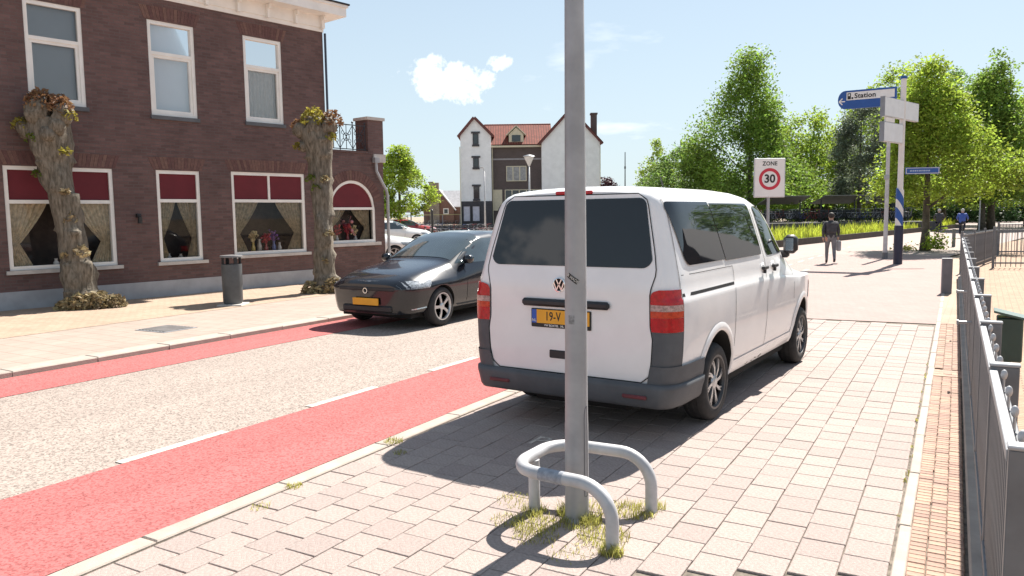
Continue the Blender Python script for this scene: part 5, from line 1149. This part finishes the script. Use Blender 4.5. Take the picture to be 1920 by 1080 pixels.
mb = MB(); mb.box(1.2, 3.05, -.5, .3, 0, 7.9); mb.box(1.0, 2.0, -.55, .35, 7.9, 8.1); mb.build('chimney', mat('tan_brick', (.24, .20, .16), .85, var=.2, vscale=3), HB)
mb = MB(); mb.box(3.8, 4.8, -.08, -.003, 1.9, 3.0); w = mb.build('window', WHITE, HB); mb = MB(); mb.box(3.95, 4.65, -.1, -.081, 2.05, 2.85); mb.build('pane', DGL, w)
# shed behind the bicycle shelters on the right
SH = thing('shed', 'low shed with brown tiled roof between the park trees', 'shed', town(36.6, 93, -.05), HEAD)
mb = MB(); mb.box(0, 4.6, 0, 5, 0, 3.4); mb.build('wall', RBR, SH)
mb = MB(); slab(mb, (-.3, -.3, 3.3), (4.9, -.3, 3.3), (4.9, 2.6, 5.4), (-.3, 2.6, 5.4)); mb.build('roof', mat('brown_tiles', (.24, .17, .13), .8, var=.2, vscale=6, bump=.4), SH)

# ------------------------------------------------------------------ house and tree beside the yard (seen in the van's glass)
YH = thing('brick_house', 'dark brick gabled house beside the yard on the right', 'house', (8.5, 33, -.05), 0)
mb = MB(); gable(mb, 0, 9, 0, 10, 0, 3.2, 4.5, 6.6); mb.build('wall', DBR, YH)
for P in (((-.3, -.3, 2.9), (4.5, -.3, 6.7), (4.5, 10.3, 6.7), (-.3, 10.3, 2.9)), ((4.5, -.3, 6.7), (9.3, -.3, 2.9), (9.3, 10.3, 2.9), (4.5, 10.3, 6.7))): mb = MB(); slab(mb, *P); mb.build('roof', MATS['dark_slate_cladding'], YH)
for x in (1.2, 5.6):
    mb = MB(); frame(mb, x, x+2.2, 1, 2.7, .08, -.06, -.003); w = mb.build('window', WHITE, YH); mb = MB(); mb.box(x+.08, x+2.12, -.03, -.004, 1.08, 2.62); mb.build('pane', DGL, w)
tree((12.5, 54, -.05), 13, 9, 2.5, 'egg', MAPLE, 'broad tree beyond the dark brick house by the yard', .3, 150, 30, .3, 40)

# ------------------------------------------------------------------ raised verge with long grass
va, vb = Vector((-8.95, 34, 0)), Vector((-1.85, 78.8, 0)); vd = (vb-va).normalized(); vn = Vector((-vd.y, vd.x, 0))
V4 = [va, vb, vb+vn*6.5, va+vn*9]
sheet('grass_verge', [(p.x, p.y) for p in V4], .26, mat('verge_soil', (.10, .12, .03), .95, var=.3, vscale=1))
mb = MB()
for a, b in zip(V4, V4[1:]+V4[:1]):
    d = (b-a).normalized(); n_ = Vector((d.y, -d.x, 0))*.08; mb.add([a, b, b+n_, a+n_]+[p+Vector((0, 0, .33)) for p in (a, b, b+n_, a+n_)], [(0, 1, 5, 4), (1, 2, 6, 5), (2, 3, 7, 6), (3, 0, 4, 7), (4, 5, 6, 7)])
tag(mb.build('verge_edging', mat('dark_edging', (.06, .045, .038), .8, var=.2)), kind='structure')
random.seed(12); mb = MB()
for k in range(11000):
    t = random.random(); q = random.random()**1.6; p = va.lerp(vb, t)+vn*(.15+q*5.5); h = .20+.35*noise.noise(p*.5)+.25*random.random()+(.25 if random.random() < .12 else 0)+.22*t
    blades(mb, p.x, p.y, .12, 1, max(.2, h), .25, .35, .022)
tag(mb.build('verge_grass', leafmat('long_grass', (.38, .42, .05), .4, .5), None, fixn=False), 'long yellow green grass growing on the raised verge', 'grass', kind='stuff')
random.seed(3); mb = MB(); leaf_quads(mb, [(-1.62+random.gauss(0, .22), 35.9+random.gauss(0, .22), .1+abs(random.gauss(.25, .25))) for _ in range(420)], .07)
tag(mb.build('small_bush', LIME2, None, fixn=False), 'small leafy bush at the foot of the street lime', 'bush')
mb = MB(); leaf_quads(mb, [(-2.75+random.gauss(0, .2), 36.0+random.gauss(0, .2), .05+abs(random.gauss(0, .1))) for _ in range(160)], .06)
tag(mb.build('small_bush', WEED, None, fixn=False), 'low yellowish tuft left of the street lime trunk', 'bush')

# ------------------------------------------------------------------ bicycles, shelters, street lamps in the background
BK = [mat('bike_black', (.02, .02, .022), .4, var=.1), mat('bike_blue', (.03, .06, .2), .4, var=.1), mat('bike_grey', (.42, .42, .44), .4, metal=.4, var=.1), mat('bike_red', (.25, .03, .03), .4, var=.1)]
def bike_mesh(mi, parts=None):
    fr, wh, sd_ = MB(), [], MB()
    for y in (-.54, .54):
        w = MB(); w.tube([(0, y+.33*cos(2*pi*k/20), .345+.33*sin(2*pi*k/20)) for k in range(20)], .018, 6, closed=True)
        for k in range(8): a = pi*k/8; w.tube([(0, y+.32*cos(a), .345+.32*sin(a)), (0, y-.32*cos(a), .345-.32*sin(a))], .0025, 3)
        wh.append(w)
    for a, b, r in (((0, -.08, .30), (0, -.20, .80), .016), ((0, -.54, .345), (0, -.08, .30), .012), ((0, -.54, .345), (0, -.18, .72), .011), ((0, -.17, .68), (0, .36, .74), .016), ((0, -.08, .30), (0, .38, .64), .018), ((0, .33, .98), (0, .42, .60), .016), ((0, .42, .60), (0, .54, .345), .014)): fr.tube([a, b], r, 6)
    fr.tube([(-.28, .18, 1.02), (-.24, .30, 1.02), (0, .34, 1.0), (.24, .30, 1.02), (.28, .18, 1.02)], .013, 6); fr.box(-.06, .06, -.78, -.32, .72, .74); fr.tube([(0, -.6, .36), (0, -.62, .72)], .008, 5); fr.tube([(-.09, -.08, .30), (.09, -.08, .30)], .012, 5); fr.box(-.14, -.06, -.12, -.02, .16, .18); fr.box(.06, .14, -.14, -.04, .42, .44)
    sd_.bbox(-.07, .07, -.32, -.08, .80, .87, .03); return fr, wh, sd_
protos = []
for i, m in enumerate(BK):
    fr, wh, sd_ = bike_mesh(i); mb = MB(); mb.add(fr.v, fr.f, 0); [mb.add(w.v, w.f, 1) for w in wh]; mb.add(sd_.v, sd_.f, 1); protos.append(mb)
pm_ = [None]*4
def park(c, D, rz, where, grp, z=0):
    i = random.choice((0, 0, 1, 2, 2, 2, 2, 3))
    if pm_[i] is None: o = protos[i].build('bicycle', [BK[i], RUBBER]); pm_[i] = o
    else: o = pm_[i].copy(); COL.objects.link(o)
    o.location = town(c, D, z); o.rotation_euler = (0, random.gauss(0, .05), rz)
    tag(o, 'parked %s bicycle %s' % (('black', 'blue', 'grey', 'red')[i], where), 'bicycle', grp)
random.seed(9)
for k in range(26): park(-14.2+k*.37, 95+random.gauss(0, .2), HEAD+1.1+random.gauss(0, .12), 'in the long row before the small brick house', 'bicycles before the small brick house')
for k in range(15): park(-6.5+k*.36, 58+random.gauss(0, .15), HEAD+1.0+random.gauss(0, .12), 'in the row seen over the roof of the dark car', 'bicycles seen over the dark car')
for k in range(34): park(19.3+k*.36, 61+random.gauss(0, .2), HEAD-1.0+random.gauss(0, .12), 'under the shelters behind the grass verge', 'bicycles under the shelters', .78)
mb = MB(); mb.bbox(-1.5, 11.6, -2.5, 6, -.1, .78, .02); o = mb.build('terrace', mat('terrace_stone', (.09, .085, .085), .85, var=.2)); o.location = town(20.6, 61); o.rotation_euler = (0, 0, HEAD); tag(o, kind='structure')
def shelter(c, D, w, label, z=2.35, zb=-.02):
    t = thing('bicycle_shelter', label, 'shelter', town(c, D, zb), HEAD, 'open bicycle shelters'); m = mat('shelter_steel', (.06, .065, .07), .5, metal=.3, var=.1)
    for x in (.3, w-.3): mb = MB(); mb.tube([(x, .6, -.1), (x, .6, z)], .06, 8); mb.build('post', m, t)
    for s_, nm in ((-1, 'roof'), (1, 'roof')):
        mb = MB(); mb.add([(0, .6, z-.02), (w, .6, z-.02), (w, .6+s_*1.5, z-.30*s_), (0, .6+s_*1.5, z-.30*s_), (0, .6, z+.04), (w, .6, z+.04), (w, .6+s_*1.5, z+.06-.30*s_), (0, .6+s_*1.5, z+.06-.30*s_)], [(0, 1, 2, 3), (7, 6, 5, 4), (0, 4, 5, 1), (1, 5, 6, 2), (2, 6, 7, 3), (3, 7, 4, 0)]); mb.build(nm, mat('shelter_roof', (.20, .20, .19), .5, var=.2), t)
    mb = MB(); mb.box(.2, w-.2, 1.0, 1.06, .3, .95); mb.build('rack', m, t)
for k, (c, lb) in enumerate(((20.4, 'open bicycle shelter nearest the van mirror'), (24.8, 'open bicycle shelter above the walking person'), (29.2, 'open bicycle shelter beside the thin grey pole'))): shelter(c, 62.5, 3.3, lb, 1.75, .78)
shelter(-14.2, 82, 3.9, 'open bicycle shelter beside the brick wing')
rk = thing('rack_frame', 'pale yellow frame rail above the bicycles before the small brick house', 'rail', town(-14.6, 94, 0), HEAD)
for k in range(5): mb = MB(); mb.box(k*2.1, k*2.1+.08, 0, .08, -.1, 1.72); mb.build('post', BARKD if k == 2 else GALV, rk)
mb = MB(); mb.box(0, 8.5, .0, .08, 1.72, 1.80); mb.build('beam', mat('pale_yellow', (.55, .48, .22), .5, var=.1), rk)
mb = MB(); mb.bbox(-8, 13, -.2, .2, -.1, .55, .03); o = mb.build('low_wall', mat('dark_low_wall', (.12, .10, .10), .8, var=.2)); o.location = town(-2, 88, 0); o.rotation_euler = (0, 0, HEAD); tag(o, 'long low dark wall in front of the white block', 'wall')
mb = MB(); mb.bbox(0, 6.6, -.08, .08, .55, 1.0, .02); o = mb.build('white_barrier', WHITE); o.location = town(-5.2, 64, -.55); o.rotation_euler = (0, 0, HEAD); tag(o, 'long low white barrier behind the row of bicycles', 'barrier')
def lampost(c, D, H, label, kind):
    t = thing('street_lamp', label, 'street lamp', town(c, D, -.02), HEAD)
    mb = MB(); mb.tube([(0, 0, -.1), (0, 0, H)], [.09, .05], 8); mb.build('pole', GALVL, t, smooth='all')
    if kind == 'cone':
        mb = MB(); mb.lathe([(.06, H), (.10, H+.1), (.34, H+.62), (.30, H+.64)], 16, cap=False); mb.build('lamp_shade', mat('lamp_glass', (.55, .57, .6), .3, var=.1), t, smooth=True)
        mb = MB(); mb.lathe([(1e-6, H+.78), (.36, H+.68), (.40, H+.63), (1e-6, H+.63)], 16); mb.build('lid', GALV, t, smooth=True)
    else:
        mb = MB(); mb.tube([(0, 0, H-.05), (-.1, 0, H+.25), (-.2, 0, H+.35)], .04, 6); mb.bbox(-.36, -.08, -.08, .08, H+.3, H+.40, .02); mb.build('lamp_head', GALVL, t)
lampost(-2.4, 72, 5.7, 'slim street lamp before the left white gable', 'arm'); lampost(1.24, 52, 4.9, 'street lamp with cone shaped lantern before the brown wall', 'cone')
t = thing('mast', 'thin dark mast rising behind the van roof', 'mast', town(13.9, 95, 0)); mb = MB(); mb.tube([(0, 0, -.1), (0, 0, 9.0)], [.10, .05], 6); mb.build('shaft', BK[0], t); mb = MB(); mb.box(-.08, .08, -.08, .08, 7.0, 7.3); mb.build('box', BK[0], t)
t = thing('post', 'dark post standing behind the dark car', 'post', town(-4.05, 40, 0)); mb = MB(); mb.tube([(0, 0, -.1), (0, 0, 1.95)], .06, 8); mb.build('shaft', BK[0], t); mb = MB(); mb.ball((0, 0, 1.97), .065, 6); mb.build('cap', BK[0], t)
t = thing('pole', 'thin grey pole on the plaza behind the fence corner', 'pole', town(36.1, 60, 0)); mb = MB(); mb.tube([(0, 0, -.1), (0, 0, 2.6)], .05, 8); mb.build('shaft', GALVL, t); mb = MB(); mb.box(-.08, .08, -.03, .03, 2.35, 2.6); mb.build('tag_plate', GALVL, t)
hatchback('white hatchback parked beside the wing of the brick building', town(-7.0, 30, 0), HEAD-pi/2, WP)
hatchback('white hatchback parked farther back across the side street', town(-8.2, 46, 0), HEAD-pi/2+.1, WP)
hatchback('red hatchback parked behind the white hatchbacks', town(-9.2, 60, 0), HEAD-pi/2+.15, mat('red_car_paint', (.35, .04, .05), .25, coat=.7, var=.05))

# ------------------------------------------------------------------ people
SKIN = mat('skin', (.42, .25, .18), .6, var=.08); HAIRD = mat('dark_hair', (.03, .022, .018), .7, var=.3, vscale=30); HAIRG = mat('grey_hair', (.38, .37, .35), .7, var=.3, vscale=30)
def figure(name_mat, J, label, pos, rz, cloth, group=None, bulk=1.18):
    """J: joint name -> (x, y, z). One skinned body; cloth: list of (test, slot)."""
    t = thing('person', label, 'person', pos, rz, group); mb_v = []; mb_e = []; rad = []
    def v(p, r): mb_v.append(tuple(p)); rad.append(r); return len(mb_v)-1
    def chain(i, pts):
        for p, r in pts: j = v(p, r); mb_e.append((i, j)); i = j
        return i
    Vj = {k: Vector(q) for k, q in J.items()}
    pel = v(Vj['pelvis'], .145*bulk); ch = chain(pel, [(Vj['pelvis'].lerp(Vj['chest'], .5), .15*bulk), (Vj['chest'], .165*bulk), (Vj['neck']-Vector((0, 0, .05)), .10*bulk)]); nk = chain(ch, [(Vj['neck'], .055)])
    hd = Vj['head']; chain(nk, [(hd+Vector((0, 0, -.06)), .075), (hd+Vector((0, 0, .03)), .092), (hd+Vector((0, 0, .10)), .070)])
    chest_i = 2
    for s_ in ('l', 'r'):
        h = chain(chest_i, [(Vj['sho_'+s_], .082*bulk), (Vj['sho_'+s_].lerp(Vj['elb_'+s_], .5), .065*bulk), (Vj['elb_'+s_], .054*bulk), (Vj['wri_'+s_], .033)])
        d = (Vj['wri_'+s_]-Vj['elb_'+s_]).normalized(); p = Vj['wri_'+s_]; side = Vector((1 if s_ == 'r' else -1, 0, 0)); ac = d.cross(side).normalized()
        pm2 = chain(h, [(p+d*.05, .034)])
        for k, L_ in enumerate((.062, .072, .068, .052)): q = p+d*.085+ac*(k-1.5)*.018; chain(pm2, [(q, .010), (q+d*L_*.6-side*.008, .009), (q+d*L_-side*.02, .008)])
        chain(pm2, [(p+d*.05+ac*-.035-side*.01, .011), (p+d*.09+ac*-.05-side*.012, .009)])
        chain(pel, [(Vj['hip_'+s_], .105), (Vj['hip_'+s_].lerp(Vj['kne_'+s_], .5), .085), (Vj['kne_'+s_], .063), (Vj['kne_'+s_].lerp(Vj['ank_'+s_], .4), .06), (Vj['ank_'+s_], .042), (Vj['ank_'+s_]+Vector((0, .05, -.045)), .042), (Vj['ank_'+s_]+Vector((0, .15, -.055)), .034)])
    me = bpy.data.meshes.new('body'); me.from_pydata(mb_v, mb_e, []); o = bpy.data.objects.new('body', me); COL.objects.link(o); o.parent = t
    m = o.modifiers.new('s', 'SKIN'); m.use_smooth_shade = True
    for i, sv in enumerate(me.skin_vertices[0].data): sv.radius = (rad[i], rad[i]); sv.use_root = (i == 0)
    m2 = o.modifiers.new('d', 'SUBSURF'); m2.levels = 1; m2.render_levels = 1
    dg = bpy.context.evaluated_depsgraph_get(); dg.update(); nm = bpy.data.meshes.new_from_object(o.evaluated_get(dg)); o.modifiers.clear(); o.data = nm; nm.name = 'body'; nm.materials.clear()
    for q in name_mat: nm.materials.append(q)
    for p in nm.polygons: p.material_index = cloth(p.center, Vj); p.use_smooth = True
    mb = MB(); mb.ball((hd.x, hd.y+.088, hd.z-.005), .016, 5, sz=1.4); mb.build('nose', SKIN, t, smooth='all')
    for s_ in (-1, 1): mb = MB(); mb.ball((hd.x+s_*.082, hd.y-.005, hd.z), .022, 6, sx=.5, sz=1.4); mb.build('ear', SKIN, t, smooth='all')
    mb = MB(); mb.ball((hd.x, hd.y-.018, hd.z+.045), .098, 10, sz=1.02, sy=1.0); mb.build('hair', name_mat[3], t, smooth='all'); return t
def cl(p, J):
    if p.z > J['neck'].z+.01: return 2
    for s_ in ('l', 'r'):
        if (p-J['wri_'+s_]).length < .02+.12*((p-J['wri_'+s_]).dot(J['wri_'+s_]-J['elb_'+s_]) > 0): return 2
        if (p-J['ank_'+s_]).length < .2 and p.z < J['ank_'+s_].z+.03: return 4
    if p.z < J['pelvis'].z-.02: return 1
    if (p-J['kne_l']).length < .3 or (p-J['kne_r']).length < .3: return 1
    return 0
JACK = mat('charcoal_jacket', (.045, .045, .052), .85, var=.25, vscale=8); GREYT = mat('grey_trousers', (.16, .16, .17), .85, var=.2, vscale=8); SHOE = mat('dark_shoes', (.03, .028, .028), .6, var=.2); BLUEJ = mat('blue_jacket', (.045, .09, .34), .75, var=.15, vscale=6); NAVY = mat('navy_trousers', (.025, .028, .05), .85, var=.2)
walk = dict(pelvis=(0, 0, .90), chest=(0, .03, 1.20), neck=(0, .04, 1.40), head=(0, .06, 1.52), sho_l=(-.175, .03, 1.30), elb_l=(-.235, -.09, 1.07), wri_l=(-.235, -.02, .85), sho_r=(.175, .03, 1.30), elb_r=(.235, .07, 1.07), wri_r=(.24, .18, .86), hip_l=(-.09, 0, .84), kne_l=(-.10, .16, .48), ank_l=(-.10, .16, .085), hip_r=(.09, 0, .84), kne_r=(.10, -.02, .47), ank_r=(.10, -.24, .13))
ped = figure([JACK, GREYT, SKIN, HAIRD, SHOE], walk, 'person in a dark jacket walking away across the plaza with a grey bag', (-4.22, 27.06, 0), .25, cl)
bagm = MB(); bagm.bbox(-.16, .16, -.26, -.12, 1.0, 1.36, .05); bagm.build('back_flap', JACK, ped)
bg_ = thing('bag', 'grey shopping bag hanging from the hand of the walking person', 'bag', Matrix.Translation((-4.22, 27.06, 0)) @ Matrix.Rotation(.25, 4, 'Z') @ Vector((.26, .26, .40)), .25)
mb = MB(); mb.bbox(-.07, .07, -.17, .17, 0, .34, .03); mb.build('sack', mat('bag_grey', (.30, .30, .31), .8, var=.2), bg_)
mb = MB(); mb.tube([(0, -.09, .33), (0, -.05, .43), (0, .05, .43), (0, .09, .33)], .008, 5); mb.build('handle', mat('bag_strap', (.2, .2, .2), .8, var=.1), bg_)
ride = dict(pelvis=(0, -.20, .98), chest=(0, -.06, 1.26), neck=(0, .0, 1.44), head=(0, .04, 1.57), sho_l=(-.18, -.02, 1.37), elb_l=(-.27, .06, 1.17), wri_l=(-.26, .20, 1.08), sho_r=(.18, -.02, 1.37), elb_r=(.27, .06, 1.17), wri_r=(.26, .20, 1.08), hip_l=(-.09, -.17, .93), kne_l=(-.11, .16, .70), ank_l=(-.11, -.06, .30), hip_r=(.09, -.17, .93), kne_r=(.11, .18, .82), ank_r=(.11, -.06, .52))
def rider(pos, rz, mats, lb, bl, bm_):
    figure(mats, ride, lb, pos, rz, cl)
    t = thing('bicycle', bl, 'bicycle', pos, rz); fr, wh, sd_ = bike_mesh(0); fr.build('frame', bm_, t); [w.build('wheel', RUBBER, t) for w in wh]; sd_.build('saddle', BLACKP, t)
rider((-2.35, 55.4, 0), .05, [JACK, NAVY, SKIN, HAIRG, SHOE], 'cyclist in dark clothes with light hair riding beside the street lime trunk', 'black bicycle under the dark clothed rider', BK[0])
rider((-1.03, 52.6, 0), -.05, [BLUEJ, NAVY, SKIN, HAIRG, SHOE], 'cyclist in a bright blue jacket riding away past the fence corner', 'dark bicycle under the rider in the blue jacket', BK[0])
